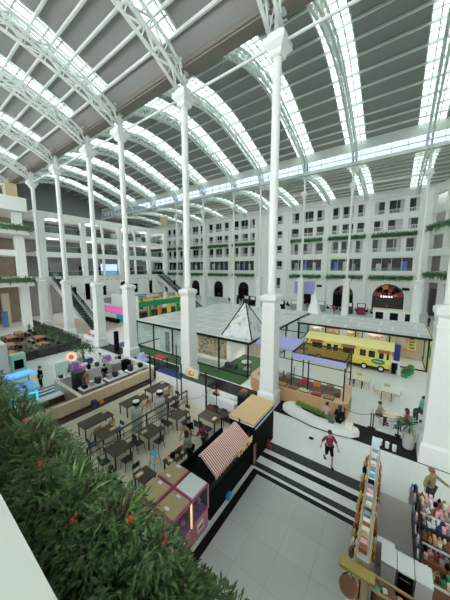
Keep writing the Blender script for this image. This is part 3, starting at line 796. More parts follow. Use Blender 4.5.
# ================================================================== claw machines
PLUSH = confetti('plush_toys', [(.45,.20,.40),(.15,.12,.30),(.70,.45,.60),(.30,.22,.20),(.55,.12,.25),(.20,.25,.40)], 7)
def claw(loc, top, label, post, face=1):
    x, y = loc; t = T('claw_machine', label, 'claw machine', (x, y, 0), 'claw machines beside the court')
    w = .42
    b = MB().box(x-w, y-w, .05, x+w, y+w, .80).build('cabinet', mat('claw_cabinet', (.62,.26,.30), .4), t, bev=.02)
    MB().box(x+face*w, y-.20, .30, x+face*(w+.03), y+.12, .62).build('prize_flap', PAPER, b)
    MB().box(x+face*(w+.031), y-.15, .40, x+face*(w+.04), y+.07, .52).build('flap_logo', RED, b)
    MB().box(x-w+.02, y-w+.02, 0, x+w-.02, y+w-.02, .05).build('base', BLACKM, t)
    MB().box(x-w+.04, y-w+.04, .80, x+w-.04, y+w-.04, .86).build('prize_bed', PURPLE, t)
    toys = MB()
    for k in range(16): toys.ball((x+rnd(-.3,.3), y+rnd(-.3,.3), .93+rnd(0,.18)), rnd(.07,.12), n=8)
    toys.build('plush_toys', PLUSH, t, smooth=True)
    MB().box(x-w, y-w, .82, x+w, y-w+.012, 1.72).box(x-w, y+w-.012, .82, x+w, y+w, 1.72).box(x+face*w, y-w, .82, x+face*(w-.012), y+w, 1.72).build('glass', glassmat('pink_glass', (.92,.74,.88), .9), t)
    MB().box(x-face*w, y-w+.02, .82, x-face*(w-.02), y+w-.02, 1.72).build('back_panel', LPINK, t)
    for sx, sy in ((-1,-1),(-1,1),(1,-1),(1,1)):
        m = post if (sx == face and sy == 1) else MAGENTA
        MB().box(x+sx*w-.025, y+sy*w-.025, .80, x+sx*w+.025, y+sy*w+.025, 1.75).build('corner_post', m, t)
    MB().tube([(x, y, 1.75), (x, y, 1.45)], .015, 6).box(x-.07, y-.07, 1.36, x+.07, y+.07, 1.46).build('claw', SILVER, t)
    tp = MB().box(x-w-.02, y-w-.02, 1.74, x+w+.02, y+w+.02, 1.80).build('top_frame', MAGENTA, t)
    MB().box(x-w+.03, y-w+.03, 1.80, x+w-.03, y+w-.03, 1.86).build('top_panel', top, tp)
    if top is CARD:
        for yy in (-.30, .22): MB().box(x-.12, y+yy, 1.862, x+.06, y+yy+.10, 1.90).build('white_clip', PAPER, tp)
    return t
PL = mat('pink_light', (.95,.45,.45), .4, emit=(1,.35,.35), es=.5); YL = mat('yellow_light', (.95,.85,.45), .4, emit=(1,.9,.45), es=.5)
claw((-5.56, 5.76), PAPER, 'claw machine with a white top at the end of the front row', LPINK)
claw((-5.56, 4.86), CARD, 'claw machine with a brown top and yellow lit post, next to the white-topped one', YL)
claw((-5.56, 3.96), CARD, 'claw machine with a brown top and pink lit post, half behind the shrubs', PL)
for k, l in enumerate(('beside the white-topped one', 'in the middle of its row', 'nearest the dark wooden table with the tray')):
    claw((-6.50, 5.76-.9*k), CARD, 'claw machine in the rear row, ' + l, MAGENTA, -1)

# ================================================================== black stall with the striped awning
st = T('black_stall', 'black market stall with a red and white striped awning', 'stall', (-6.1, 8.0, 0))
MB().box(-5.35, 6.35, 0, -5.2, 9.6, 1.25).build('front_panel', BLACKM, st)
MB().box(-7.0, 6.35, 0, -6.9, 9.6, 1.35).build('back_panel', BLACKM, st)
MB().box(-6.9, 6.35, 0, -5.35, 6.45, 1.25).build('side_panel', BLACKM, st)
MB().box(-6.9, 6.45, .9, -5.35, 9.6, .95).build('counter', BLACKM, st)
MB().box(-5.36, 6.34, 1.25, -5.18, 9.6, 1.28).build('counter_edge', BLACK, st)
for x, y, h in ((-5.3,6.42,1.85),(-5.3,9.5,1.85),(-5.82,6.42,2.33),(-5.82,9.5,2.33),(-6.95,6.42,1.3)):
    MB().box(x-.03, y-.03, .0 if x > -6 else 0, x+.03, y+.03, h).build('post', BLACK, st)
aw = MB(); a0, a1 = 6.5, 9.1
aw.hexa([(-5.75,a0,2.36),(-5.75,a1,2.36),(-5.02,a1,1.86),(-5.02,a0,1.86)],[(-5.75,a0,2.40),(-5.75,a1,2.40),(-5.02,a1,1.90),(-5.02,a0,1.90)])
aw.hexa([(-5.88,a0,2.33),(-5.88,a1,2.33),(-5.75,a1,2.36),(-5.75,a0,2.36)],[(-5.88,a0,2.37),(-5.88,a1,2.37),(-5.75,a1,2.40),(-5.75,a0,2.40)])
aw.build('awning', STRIPE, st)
va = MB()
for k in range(14):
    y0 = a0 + (a1-a0)*k/14; y1 = a0 + (a1-a0)*(k+1)/14
    va.xprism([(y0,1.88),(y1,1.88),(y1,1.78),((y0+y1)/2,1.72),(y0,1.78)], -5.03, -5.01)
va.build('valance', STRIPE, st)
sg = T('scalloped_sign', 'cream and yellow scalloped board hung along the awning edge', 'sign', (-4.95, 8.6, 1.6))
sp = MB()
for k in range(6):
    y = 8.0+k*.21; sp.xprism([(y,1.95),(y+.21,1.95),(y+.21,1.72),(y+.105,1.62),(y,1.72)], -4.98, -4.95)
sp.build('board', mat('cream_yellow', (.75,.58,.28), .5), sg)
for k in range(4): MB().box(-4.945, 8.12+k*.28, 1.76, -4.935, 8.28+k*.28, 1.88).build('lettering', (RED, CREAM)[k % 2], sg)
tag(MB().cb(-5.12, 7.55, .006, .16, .30, .22).build('carrier_bag', SKYB, bev=.03), 'small blue bag on the floor against the black stall', 'bag')
kb = T('storage_booth', 'tall black booth with a tan plywood roof behind the striped awning', 'booth', (-5.8, 10.9, 0))
MB().box(-6.5, 9.66, 0, -5.12, 12.05, 2.05).build('body', BLACKM, kb)
MB().box(-6.55, 9.6, 2.14, -5.09, 12.12, 2.22).build('roof_board', TANWOOD, kb)
MB().box(-6.5, 9.63, 2.05, -5.11, 12.08, 2.14).build('roof_edge', PAPER, kb)
MB().box(-5.11, 9.8, 1.83, -5.08, 12.0, 1.93).build('trim_strip', LGREY, kb)
MB().box(-5.12, 9.66, 0, -5.08, 9.9, 1.1).build('corner_strip', mat('rust_strip', (.25,.12,.05), .5), kb)
tag(MB().ball((-4.98, 11.15, .16), .17, (1,1,1), 10).ball((-5.0, 11.2, .38), .10, (1,1,1), 8).build('plush_toy', MAROON, smooth=True), 'dark red plush lying against the black booth on the floor', 'toy')

# ================================================================== court: low walls, tables, chairs, heaters
# court edge along the machines
struct(MB().box(-7.22, 2.5, 0, -7.1, 9.8, .25).build('trim_20', REDWOOD))
# wooden counter wall with dark bench base
wl = T('planter_wall', 'long pale oak counter wall along the beige court', 'counter', (-16.7, 8, 0))
for k in range(7):
    y = 2.6 + k*1.47
    MB().box(-16.85, y, 0, -16.7, y+1.45, 1.05).build('oak_panel', OAK, wl)
MB().box(-16.95, 2.6, 1.05, -16.66, 12.9, 1.10).build('cap_rail', mat('pale_cap', (.70,.55,.42), .4), wl)
tag(MB().box(-16.62, 2.6, 0, -16.40, 12.4, .22).box(-16.69, 2.6, .0, -16.62, 12.4, .32).build('bench', REDWOOD), 'long dark red-brown wall bench along the oak counter wall', 'bench')
def make_table(w, d, h=.75, top=DKWOOD, name='wooden_table'):
    t = T(name, 'x', 'table')
    MB().box(-w/2, -d/2, h-.05, w/2, d/2, h).build('tabletop', top, t, local=True, bev=.008)
    MB().box(-w/2+.06, -d/2+.06, h-.10, w/2-.06, d/2-.06, h-.05).build('apron', BLACK, t, local=True)
    for sx, sy in ((-1,-1),(-1,1),(1,-1),(1,1)):
        MB().cb(sx*(w/2-.07), sy*(d/2-.07), 0, .055, .055, h-.10).build('leg', BLACK, t, local=True)
    return t
def make_chair(sm, fm, back=True):
    t = T('dining_chair', 'x', 'chair')
    MB().box(-.21, -.21, .43, .21, .21, .47).build('seat', sm, t, local=True, bev=.015)
    for sx, sy in ((-1,-1),(-1,1),(1,-1),(1,1)):
        MB().tube([(sx*.22, sy*.22, 0), (sx*.17, sy*.17, .43)], .016, 6).build('leg', fm, t, local=True)
    if back:
        fr = MB().tube([(-.18,-.19,.45),(-.19,-.24,.84),(.19,-.24,.84),(.18,-.19,.45)], .016, 6); fr.build('back_frame', fm, t, local=True)
        MB().hexa([(-.18,-.245,.62),(.18,-.245,.62),(.18,-.225,.62),(-.18,-.225,.62)], [(-.18,-.265,.82),(.18,-.265,.82),(.18,-.245,.82),(-.18,-.245,.82)]).build('backrest', sm, t, local=True)
    return t
tA = make_table(.95, 1.75); tA.location = (-14.1, 6.55, 0); tA['label'] = 'long dark table by the oak wall, second from the shrubs'; tA['group'] = 'long dark tables along the oak wall'
dup(tA, (-14.1, 9.15, 0), 'long dark table by the oak wall, third from the shrubs')
dup(tA, (-14.3, 4.2, 0), 'long dark table by the oak wall, first and half behind the shrubs')
dup(tA, (-14.3, 11.3, 0), 'long dark table by the oak wall, last before the white panels')
tB = make_table(1.0, .95); tB.location = (-10.85, 6.0, 0); tB['label'] = 'square dark table at the railing, first from the shrubs'; tB['group'] = 'square dark tables of the court'
dup(tB, (-10.6, 7.75, 0), 'square dark table at the railing, second from the shrubs')
dup(tB, (-10.55, 9.75, 0), 'square dark table at the railing beside the last heater')
dup(tB, (-12.5, 6.3, 0), 'square dark table behind the railing, first from the shrubs')
dup(tB, (-12.4, 10.6, 0), 'square dark table behind the railing near the heaters')
tC = make_table(.78, .70); tC.location = (-8.37, 5.77, 0); tC['label'] = 'small dark slatted table with a tan tray beside the blue stool'
tD = make_table(.62, 1.25, .75); tD.location = (-8.05, 7.35, 0); tD['label'] = 'narrow table crowded with food packs before the seated group'
tE = make_table(1.35, .85, .75, mat('dark_brown_top', (.10,.07,.055), .45)); tE.location = (-8.70, 10.75, 0); tE['label'] = 'dark brown table beside the black booth and white panels'
# stools along the long tables, chairs round the square ones
ch = make_chair(TAN, BLACK); first = True
cg = 'tan and black chairs of the court'
def chair(x, y, rz, lab):
    global first
    if first: ch.location = (x, y, 0); ch.rotation_euler.z = rz; ch['label'] = lab; ch['group'] = cg; first = False
    else: dup(ch, (x, y, 0), lab, rz, cg)
for ti, (tx, ty) in enumerate(((-14.1,6.55),(-14.1,9.15),(-14.3,4.2),(-14.3,11.3))):
    for k in (-1, 1): chair(tx+.78, ty+k*.42, PI/2, '%s tan chair at the long table %s' % ('first' if k < 0 else 'second', ('second from the shrubs','third from the shrubs','half behind the shrubs','before the white panels')[ti]))
ch2 = make_chair(DARK, BLACK); f2 = True
tl = ('first square table at the railing','second square table at the railing','table beside the last heater','first table behind the railing','table near the heaters')
for ti, (tx, ty) in enumerate(((-10.85,6.0),(-10.6,7.75),(-10.55,9.75),(-12.5,6.3),(-12.4,10.6))):
    for k, (dx, dy, rz, w) in enumerate(((0,-.72,0,'shrub side'),(0,.72,PI,'panel side'),(.74,0,PI/2,'stall side'))):
        if ti in (3,) and k == 2: continue
        lab = 'black chair, %s of %s' % (w, tl[ti])
        if f2: ch2.location = (tx+dx, ty+dy, 0); ch2.rotation_euler.z = rz; ch2['label'] = lab; ch2['group'] = 'black chairs of the court'; f2 = False
        else: dup(ch2, (tx+dx, ty+dy, 0), lab, rz, 'black chairs of the court')
for x, y, rz, lab in ((-8.9,5.85,-PI/2,'black chair at the small table with the tan tray'),(-9.0,11.5,PI,'black chair behind the dark brown table'),(-8.3,11.5,PI,'black chair behind the dark brown table, booth side'),(-9.0,10.02,0,'black chair before the dark brown table'),(-8.3,10.02,0,'black chair before the dark brown table, booth side')):
    dup(ch2, (x, y, 0), lab, rz, 'black chairs of the court')
# trays / napkin holders on the tables
def tray(x, y, z, lab, m=TAN, rz=0):
    t = T('napkin_tray', lab, 'tray', (x, y, z), 'tan trays on the court tables', rz)
    MB().box(-.11,-.17,0,.11,.17,.02).build('base', m, t, local=True)
    MB().box(-.11,-.17,.02,-.09,.17,.09).box(.09,-.17,.02,.11,.17,.09).box(-.09,-.17,.02,.09,-.15,.09).box(-.09,.15,.02,.09,.17,.09).build('rim', m, t, local=True)
    MB().box(-.08,-.13,.02,.08,.13,.07).build('napkins', CREAM, t, local=True)
for x, y, l in ((-14.3,7.2,'second long table from the shrubs'),(-14.3,9.8,'third long table from the shrubs'),(-14.4,4.8,'long table half behind the shrubs'),(-14.4,11.9,'last long table'),(-12.35,6.6,'first table behind the railing'),(-10.7,7.45,'second square table at the railing'),(-8.5,5.6,'small table beside the blue stool'),(-12.3,10.8,'table near the heaters'),(-8.25,10.6,'dark brown table')):
    tray(x, y, .75, 'tan napkin tray on the ' + l)
# railing partition
rp = T('railing_partition', 'black railing with glass top running between the court tables', 'railing', (-11.5, 8.5, 0))
for k in range(5): MB().box(-11.53, 4.8+k*1.7, 0, -11.47, 4.86+k*1.7, 1.12).build('post', BLACK, rp)
for z in (.35, .75): MB().box(-11.515, 4.8, z, -11.485, 11.66, z+.03).build('rail', BLACK, rp)
MB().box(-11.56, 4.8, 1.12, -11.44, 11.66, 1.16).build('top_rail', mat('green_black', (.03,.05,.04), .3), rp)
bl = MB()
for k in range(42): bl.box(-11.505, 4.95+k*.16, .38, -11.495, 4.965+k*.16, .75)
bl.build('balusters', BLACK, rp)
# patio heaters
def heater(x, y, lab):
    t = T('patio_heater', lab, 'heater', (x, y, 0), 'grey patio heaters of the court')
    MB().lathe([(.34,.0),(.34,.03),(.31,.05),(.33,1.2),(.34,1.25),(.26,1.36),(.15,1.42)], 8).build('body', mat('heater_grey', (.42,.43,.40), .4), t)
    MB().lathe([(.12,1.42),(.13,1.46),(.13,1.6)], 10).build('burner', SILVER, t)
    MB().box(x-.13, y-.13, 1.6, x+.13, y+.13, 1.64).box(x-.11,y-.11,1.64,x+.11,y+.11,1.80).build('head', BLACK, t) if False else MB().lathe([(.16,1.6),(.22,1.64),(.22,1.82),(.2,1.84)], 8).build('head', BLACK, t)
    MB().lathe([(.2,1.84),(.2,1.87)], 8).build('cap', PAPER, t)
for b in (): pass
_oldlathe = MB.lathe
def heater_at(x, y, lab):
    heater(0, 0, lab); t = [o for o in COL.objects if o.get('label') == lab][0]; t.location = (x, y, 0)
heater_at(-11.95, 9.6, 'grey drum patio heater beside the railing, towards the white panels')
heater_at(-12.15, 8.0, 'grey drum patio heater beside the railing, towards the shrubs')
# blue stool
bs = T('bar_stool', 'light blue metal stool beside the narrow food table', 'stool', (-9.05, 6.85, 0))
MB().box(-.17,-.17,.70,.17,.17,.74).build('seat', SKYB, bs, local=True, bev=.02)
for sx, sy in ((-1,-1),(-1,1),(1,-1),(1,1)): MB().tube([(sx*.21,sy*.21,0),(sx*.14,sy*.14,.7)], .017, 6).build('leg', SKYB, bs, local=True)
MB().tube([(-.19,-.19,.25),(.19,-.19,.25),(.19,.19,.25),(-.19,.19,.25),(-.19,-.19,.25)], .012, 6).build('foot_ring', SKYB, bs, local=True)
# food packs
for k, (dx, dy, s, m, l) in enumerate(((-.12,-.45,.13,ORANGE,'orange food pack'),(.1,-.48,.12,PAPER,'white food box'),(-.1,-.15,.15,BLACKM,'black carrier bag'),(.12,-.1,.11,TAN,'brown paper box'),(-.05,.18,.14,DARK,'dark takeaway bag'),(.14,.25,.10,CREAM,'cream food box'),(-.1,.46,.12,RED,'red food box'),(.1,.5,.10,GREEN,'green food box'))):
    tag(MB().cb(-8.05+dx, 7.35+dy, .75, s*1.5, s*1.3, s, k*.4).build('food_pack', m, bev=.02), '%s on the narrow table before the seated group' % l, 'food pack')
# people of the court
person('person in black seen from behind, seated beyond the food table', (-9.0, 9.2, 0), math.radians(-150), 'sit', BLACKM, DARK, L=((-.24,.1,1.15),(-.15,.3,1.05)), R=((.24,.1,1.15),(.15,.3,1.05)))
person('person in a dark red top standing at the food table beside the black stall', (-7.6, 8.9, 0), math.radians(115), 'lean', MAROON, DARK, hair='long', L=((-.24,.1,1.15),(-.15,.32,1.05)))
person('person in a tan headscarf top leaning over the food table', (-8.4, 8.55, 0), math.radians(170), 'lean', TAN, DARK, hair='bun', L=((-.24,.1,1.15),(-.15,.32,1.05)))
person('person in a grey top at the end of the food table beside the claw machines', (-7.65, 7.9, 0), math.radians(100), 'lean', GREY, BLACKM, hair='long')
person('person with long black hair in black seated by the shrubs and claw machines', (-9.35, 4.75, 0), math.radians(-60), 'sit', BLACKM, BLACKM, hair='long')
for k, (x, y) in enumerate(((-8.65, 4.75), (-8.5, 4.2))):
    tag(MB().lathe([(.20,0),(.22,.05),(.22,.40),(.25,.44),(.25,.50),(.22,.53)], 14).build('pouf', mat('brown_pouf', (.14,.10,.07), .6), smooth=False) if False else MB().lathe([(.20,0),(.22,.05),(.22,.40),(.25,.44),(.25,.50),(.22,.53)], 14, x, y).build('pouf', mat('brown_pouf', (.14,.10,.07), .6)), 'round brown seat %s' % ('beside the person with long black hair' if k == 0 else 'between the shrubs and the claw machines'), 'seat')
# festoon lights
fl = T('festoon_lights', 'string of small white bulbs hung across the beige court', 'string lights', (-9.6, 8, 0))
w = []
for k in range(41): q = k/40; w.append((-9.75 + .9*q, 4.2 + 7.4*q, 2.45 - .35*abs(math.sin(q*PI*3))))
MB().tube(w, .008, 4).build('cable', BLACK, fl)
for k in range(1, 40, 2): MB().ball((w[k][0], w[k][1], w[k][2]-.05), .032, n=8).build('bulb', PAPER, fl, smooth=True)
for p in (w[0], w[-1]): MB().tube([(p[0], p[1], 0), (p[0], p[1], 2.48)], .025, 6).build('pole', BLACK, fl)
# white back panels of the court
bp = T('panel_counter', 'white panelled counter closing the court below the food picture', 'counter', (-12, 12.1, 0))
MB().box(-12.4, 12.0, 0, -10.1, 12.15, 1.75).build('white_panel', PAPER, bp)
MB().box(-16.0, 12.55, 0, -12.5, 12.7, 1.15).build('low_panel', PAPER, bp)
MB().box(-12.45, 11.98, 1.75, -10.05, 12.9, 1.80).build('counter_top', mat('green_black_top', (.03,.06,.035), .4), bp)
MB().box(-16.0, 12.55, 1.15, -12.45, 13.4, 1.20).build('dark_worktop', NAVY, bp)
for x in (-12.4, -10.05, -16.0): MB().box(x-.04, 11.95, 0, x+.04, 12.03, 2.75).build('post', BLACK, bp)
fs = T('food_picture', 'square picture board of a burger standing on the white counter', 'sign', (-12.0, 12.35, 1.8))
MB().box(-12.35, 12.35, 1.8, -11.1, 12.4, 2.45).build('board', CREAM, fs)
MB().ball((-11.75, 12.34, 2.1), .3, (1,.1,.75), 14).build('bun', ORANGE, fs, smooth=True)
MB().ball((-11.65, 12.32, 2.12), .17, (1,.1,.75), 12).build('filling', YELLOW, fs, smooth=True)
tag(MB().tube([(-11.75, 10.95, 0), (-11.75, 10.95, 4.6)], .035, 8).build('light_pole', BLACK), 'thin tall black pole standing before the white column', 'pole')
lw = T('flower_counter', 'low white counter with a rolled white cushion beside the booth', 'counter', (-9.3, 12.6, 0))
MB().box(-9.95, 12.3, 0, -7.95, 12.5, .95).build('white_panel', PAPER, lw)
MB().box(-9.95, 12.5, 0, -7.95, 13.3, .88).build('body', PAPER, lw)
MB().tube([(-9.8, 12.9, 1.02), (-8.1, 12.9, 1.02)], .17, 10).build('cushion', PAPER, lw, smooth=True)
tag(MB().box(-9.9, 11.72, 0, -7.7, 12.2, .42).build('bench', REDWOOD), 'dark red-brown bench before the low white counter', 'bench')
for k, (x, y, z) in enumerate(((-9.75, 12.9, .88), (-7.55, 12.8, 0))):
    b = T('flower_box', 'box of red and green flowers %s' % ('on the low white counter' if k == 0 else 'on the black stand beside the low white counter'), 'flower box', (x, y, z))
    zz = z
    if k == 1: MB().box(x-.28, y-.3, 0, x+.28, y+.3, 1.55).build('stand', BLACK, b); zz = 1.55
    MB().box(x-.22, y-.28, zz, x+.22, y+.28, zz+.15).build('box', DARK, b)
    f = MB(); r_ = MB()
    for q in range(60): f.leaf((x+rnd(-.2,.2), y+rnd(-.25,.25), zz+.12), (rnd(-1,1), rnd(-1,1), rnd(.3,1)), rnd(.1,.22), .05)
    for q in range(14): r_.ball((x+rnd(-.2,.2), y+rnd(-.25,.25), zz+rnd(.22,.32)), .05, n=6)
    f.build('leaves', GRASS, b); r_.build('blooms', mat('coral_bloom', (.75,.14,.12), .5), b)
person('person in a pink top and white cap standing behind the tan-roofed booth', (-6.9, 12.6, 0), math.radians(60), 'stand', LPINK, DARK, hair='bun')
# burner-red display at the corner of the oak wall
ds = T('snack_display', 'black framed snack display with a red top at the court corner', 'display', (-16.6, 14, 0))
MB().box(-17.2, 13.3, 0, -16.0, 13.9, .95).build('cabinet', BLACK, ds)
for x, y in ((-17.15,13.35),(-16.05,13.35),(-17.15,13.85),(-16.05,13.85)): MB().box(x-.03,y-.03,.95,x+.03,y+.03,1.9).build('post', BLACK, ds)
MB().box(-17.2, 13.3, 1.9, -16.0, 13.9, 1.98).build('red_top', RED, ds)
MB().box(-17.1, 13.4, 1.35, -16.1, 13.8, 1.38).build('shelf', DARK, ds)

# ================================================================== boat-shaped bench with grass, sitters
bb = T('curved_bench', 'long white boat-shaped bench with a strip of grass', 'bench', (-3.4, 15.0, 0))
out = [(-5.75,15.3),(-5.72,14.95),(-5.45,14.75),(-4.9,14.55),(-3.6,14.3),(-2.2,14.3),(-1.4,14.5),(-1.05,14.85),(-1.2,15.2),(-2.2,15.45),(-3.6,15.75),(-4.9,15.98),(-5.5,15.75)]
def shrink(poly, k):
    cx = sum(p[0] for p in poly)/len(poly); cy = sum(p[1] for p in poly)/len(poly)
    return [(cx+(x-cx)*k, cy+(y-cy)*k) for x, y in poly]
MB().prism(shrink(out, .9), 0, .1).build('plinth', DARK, bb)
MB().prism(out, .1, .45).build('body', WHITE, bb, bev=.04)
MB().prism(shrink([(-5.0,15.7),(-4.4,15.2),(-3.4,14.95),(-2.6,15.0),(-2.6,15.3),(-3.6,15.6)], 1), .45, .55).build('soil_bed', SOIL, bb)
gr = MB()
for k in range(900):
    a = rnd(0,1); x = -4.95+2.3*a; y = 15.55-.45*a+rnd(-.22,.18)
    gr.leaf((x, y, .52), (rnd(-.5,.5), rnd(-.5,.5), 1), rnd(.15,.3), .05, .3)
o = gr.build('grass', GRASS, bb); o['kind'] = 'stuff'
person('person in a pale mauve top sitting on the white boat-shaped bench', (-2.95, 15.22, 0), math.radians(12), 'sit', mat('mauve_cloth', (.42,.28,.32), .7), DARK, hair='bun')
person('person in black with long dark hair sitting on the bench end', (-2.2, 15.1, 0), math.radians(-15), 'sit', BLACKM, BLACKM, hair='long', scale=1.08)
tag(MB().cb(-2.58, 14.8, .45, .3, .25, .32).build('backpack', mat('green_bag', (.05,.12,.08), .6), bev=.05), 'dark green bag between the two people on the bench', 'bag')
tag(MB().cb(-1.62, 14.85, .45, .42, .3, .35).build('paper_bag', CREAM, bev=.03), 'cream paper bag on the end of the boat-shaped bench', 'bag')
tag(MB().ball((-3.3, 13.25, .06), .13, (1.2,.8,.45), 8).build('dropped_cap', BLACKM, smooth=True), 'small black thing lying on the white floor near the bench', 'cap')

# rope barriers
def barrier(p, q, lab):
    t = T('rope_barrier', lab, 'barrier', (p[0], p[1], 0), 'black rope barriers')
    for x, y in (p, q):
        MB().lathe([(.16,0),(.16,.02),(.03,.05),(.03,.92),(.045,.94),(.03,.98)], 12, x, y).build('stanchion', BLACK, t)
    MB().tube([(p[0]+(q[0]-p[0])*k/8, p[1]+(q[1]-p[1])*k/8, .9-.15*math.sin(PI*k/8)) for k in range(9)], .015, 6).build('belt', BLACK, t)
barrier((-2.05, 16.05), (-.62, 16.35), 'black rope barrier beside the wooden kiosk corner')
barrier((-.50, 16.35), (.75, 16.45), 'black rope barrier before the diners table')

# wooden counter kiosk
kk = T('counter_kiosk', 'curved wooden-slat counter kiosk with black frame and lilac canopies', 'kiosk', (-5.5, 18, 0))
base = [(-9.3,17.3),(-9.2,16.75),(-8.8,16.35),(-8.2,16.2),(-2.3,16.2),(-1.95,16.5),(-1.9,17.8),(-2.1,19.3),(-2.5,19.3),(-2.5,16.85),(-8.2,16.85),(-8.7,17.0),(-8.85,17.4),(-8.85,19.5),(-9.3,19.5)]
MB().prism(base, 0, 1.02).build('slat_front', WOOD, kk)
MB().prism([(x, y) for x, y in base], 1.02, 1.07).build('counter_top', mat('oak_top', (.66,.44,.28), .4), kk)
MB().box(-8.6, 17.9, 0, -2.7, 18.6, .9).build('inner_counter', mat('dark_inner', (.16,.09,.06), .5), kk)
MB().box(-8.8, 16.9, .005, -2.5, 19.4, .02).build('inner_floor', mat('red_floor', (.24,.13,.09), .6), kk)
fr = []
for x, y in ((-5.75,16.6),(-2.25,16.6),(-5.75,19.4),(-2.25,19.4),(-4.55,16.6),(-9.0,19.4),(-7.4,19.4)):
    MB().box(x-.04, y-.04, 0, x+.04, y+.04, 3.7).build('post', BLACK, kk)
MB().box(-5.8, 16.55, 3.64, -2.2, 16.65, 3.72).box(-5.8, 19.35, 3.64, -2.2, 19.45, 3.72).box(-5.8, 16.6, 3.64, -5.7, 19.4, 3.72).box(-2.3, 16.6, 3.64, -2.2, 19.4, 3.72).box(-5.8,16.57,2.0,-2.2,16.63,2.05).box(-9.0,19.37,2.0,-2.2,19.43,2.05).build('top_frame', BLACK, kk)
MB().box(-5.75, 16.6, 3.72, -2.25, 19.4, 3.74).box(-2.27, 16.65, 2.9, -2.24, 19.35, 3.42).build('smoked_roof', SMOKE, kk)
MB().box(-5.8, 16.50, 3.36, -2.2, 16.56, 3.70).build('lilac_fascia', LILAC, kk)
MB().hexa([(-9.4,17.7,3.35),(-5.9,17.7,3.35),(-5.9,19.7,3.75),(-9.4,19.7,3.75)], [(-9.4,17.7,3.45),(-5.9,17.7,3.45),(-5.9,19.7,3.85),(-9.4,19.7,3.85)]).build('lilac_canopy', LILAC, kk)
MB().hexa([(-8.6,17.2,1.9),(-6.0,17.2,1.9),(-6.0,18.6,2.25),(-8.6,18.6,2.25)], [(-8.6,17.2,1.95),(-6.0,17.2,1.95),(-6.0,18.6,2.3),(-8.6,18.6,2.3)]).build('white_awning', PAPER, kk)
for x in (-8.5, -6.1): MB().box(x-.025, 18.2, .9, x+.025, 18.25, 2.2).build('awning_post', BLACK, kk)
for k in range(6):     # glass display cases on the counter with things inside
    x = -7.2 + k*.82
    c = T('glass_case', '%s glass display case on the wooden kiosk counter from the white column' % ORD[k], 'display case', (x, 16.5, 1.07), 'glass cases on the wooden kiosk')
    MB().box(x-.33, 16.28, 1.07, x+.33, 16.78, 1.12).build('base', BLACK, c)
    MB().box(x-.3, 16.3, 1.12, x+.3, 16.75, 1.17).build('food', (TAN, ORANGE, BROWN, CREAM, RED, TAN)[k], c)
    MB().box(x-.33, 16.28, 1.12, x+.33, 16.3, 1.42).box(x-.33, 16.28, 1.42, x+.33, 16.78, 1.44).build('glass', GLASS, c)
for k, (x, w, h, m, l) in enumerate(((-8.1,.5,.4,BLACK,'black coffee machine'),(-7.3,.45,.3,SILVER,'steel urn'),(-5.2,.5,.25,RED,'red food tray'),(-4.3,.45,.3,ORANGE,'orange food tray'),(-3.4,.5,.22,BROWN,'brown food tray'),(-6.5,.4,.35,GREY,'grey till'))):
    tag(MB().box(x-w/2, 18.0, .9, x+w/2, 18.45, .9+h).box(x-w/2+.05, 17.97, .95, x+w/2-.05, 18.0, .9+h*.7).build(l.split(' ', 1)[1].replace(' ', '_'), m, bev=.02), l + ' on the inner counter of the wooden kiosk', l.split(' ', 1)[1])

# ================================================================== white tables with wooden chairs on the white floor
tw = make_table(.75, .75, .74, CREAM, 'square_table'); tw.location = (.05, 20.9, 0); tw['label'] = 'cream table with four pale wooden chairs out on the white floor'; tw['group'] = 'cream tables on the white floor'
dup(tw, (-1.95, 21.9, 0), 'cream table beside the wooden kiosk before the yellow bus')
td = make_table(1.0, .85, .74, CREAM, 'square_table'); td.location = (.45, 17.35, 0); td['label'] = 'cream table where two people sit beside the potted palm'; td['group'] = 'cream tables on the white floor'
pc = make_chair(mat('pale_chair_wood', (.62,.50,.34), .5), OAK); f3 = True
for cx, cy, l in ((.05,20.9,'the cream table out on the white floor'),(-1.95,21.9,'the cream table before the bus')):
    for dx, dy, rz, w in ((-.62,0,-PI/2,'kiosk side'),(.62,0,PI/2,'pavilion corner side'),(0,-.62,0,'palm side'),(0,.62,PI,'bus side')):
        if cx < -1 and dy < 0: continue
        lab = 'pale wooden chair, %s of %s' % (w, l)
        if f3: pc.location = (cx+dx, cy+dy, 0); pc.rotation_euler.z = rz; pc['label'] = lab; pc['group'] = 'pale wooden chairs'; f3 = False
        else: dup(pc, (cx+dx, cy+dy, 0), lab, rz, 'pale wooden chairs')
for x, rz, l in ((-.35, -PI/2, 'dark-haired diner'), (1.22, PI/2, 'diner in red')): dup(pc, (x, 17.3, 0), 'pale wooden chair under the ' + l, rz, 'pale wooden chairs')
person('person in a grey-brown shirt dining at the cream table', (-.30, 17.3, 0), -PI/2, 'sit', mat('taupe_cloth', (.32,.27,.24), .7), DARK, L=((-.24,.15,1.15),(-.12,.42,1.12)), R=((.24,.15,1.15),(.12,.42,1.12)))
person('person in a red top dining at the cream table', (1.17, 17.3, 0), PI/2, 'sit', RED, DARK, hair='long', L=((-.24,.15,1.15),(-.12,.42,1.12)))
person('person in a teal shirt seated behind the potted palm', (2.05, 18.9, 0), math.radians(120), 'sit', TEAL, DARK, sleeve=.7, scale=1.12, seat=.6)
tag(MB().lathe([(.2,0),(.2,.03),(.04,.05),(.04,.52),(.2,.56),(.2,.6)], 14, 2.05, 18.9).build('stool', DARK), 'round dark stool under the person in teal', 'stool')
for k, (x, y) in enumerate(((.2,17.3),(.6,17.45))):
    tag(MB().lathe([(.05,.74),(.13,.76),(.14,.775)], 14, x, y).build('plate', PAPER), 'white plate on the diners cream table, %s' % ('grey-brown shirt side' if k == 0 else 'red top side'), 'plate')
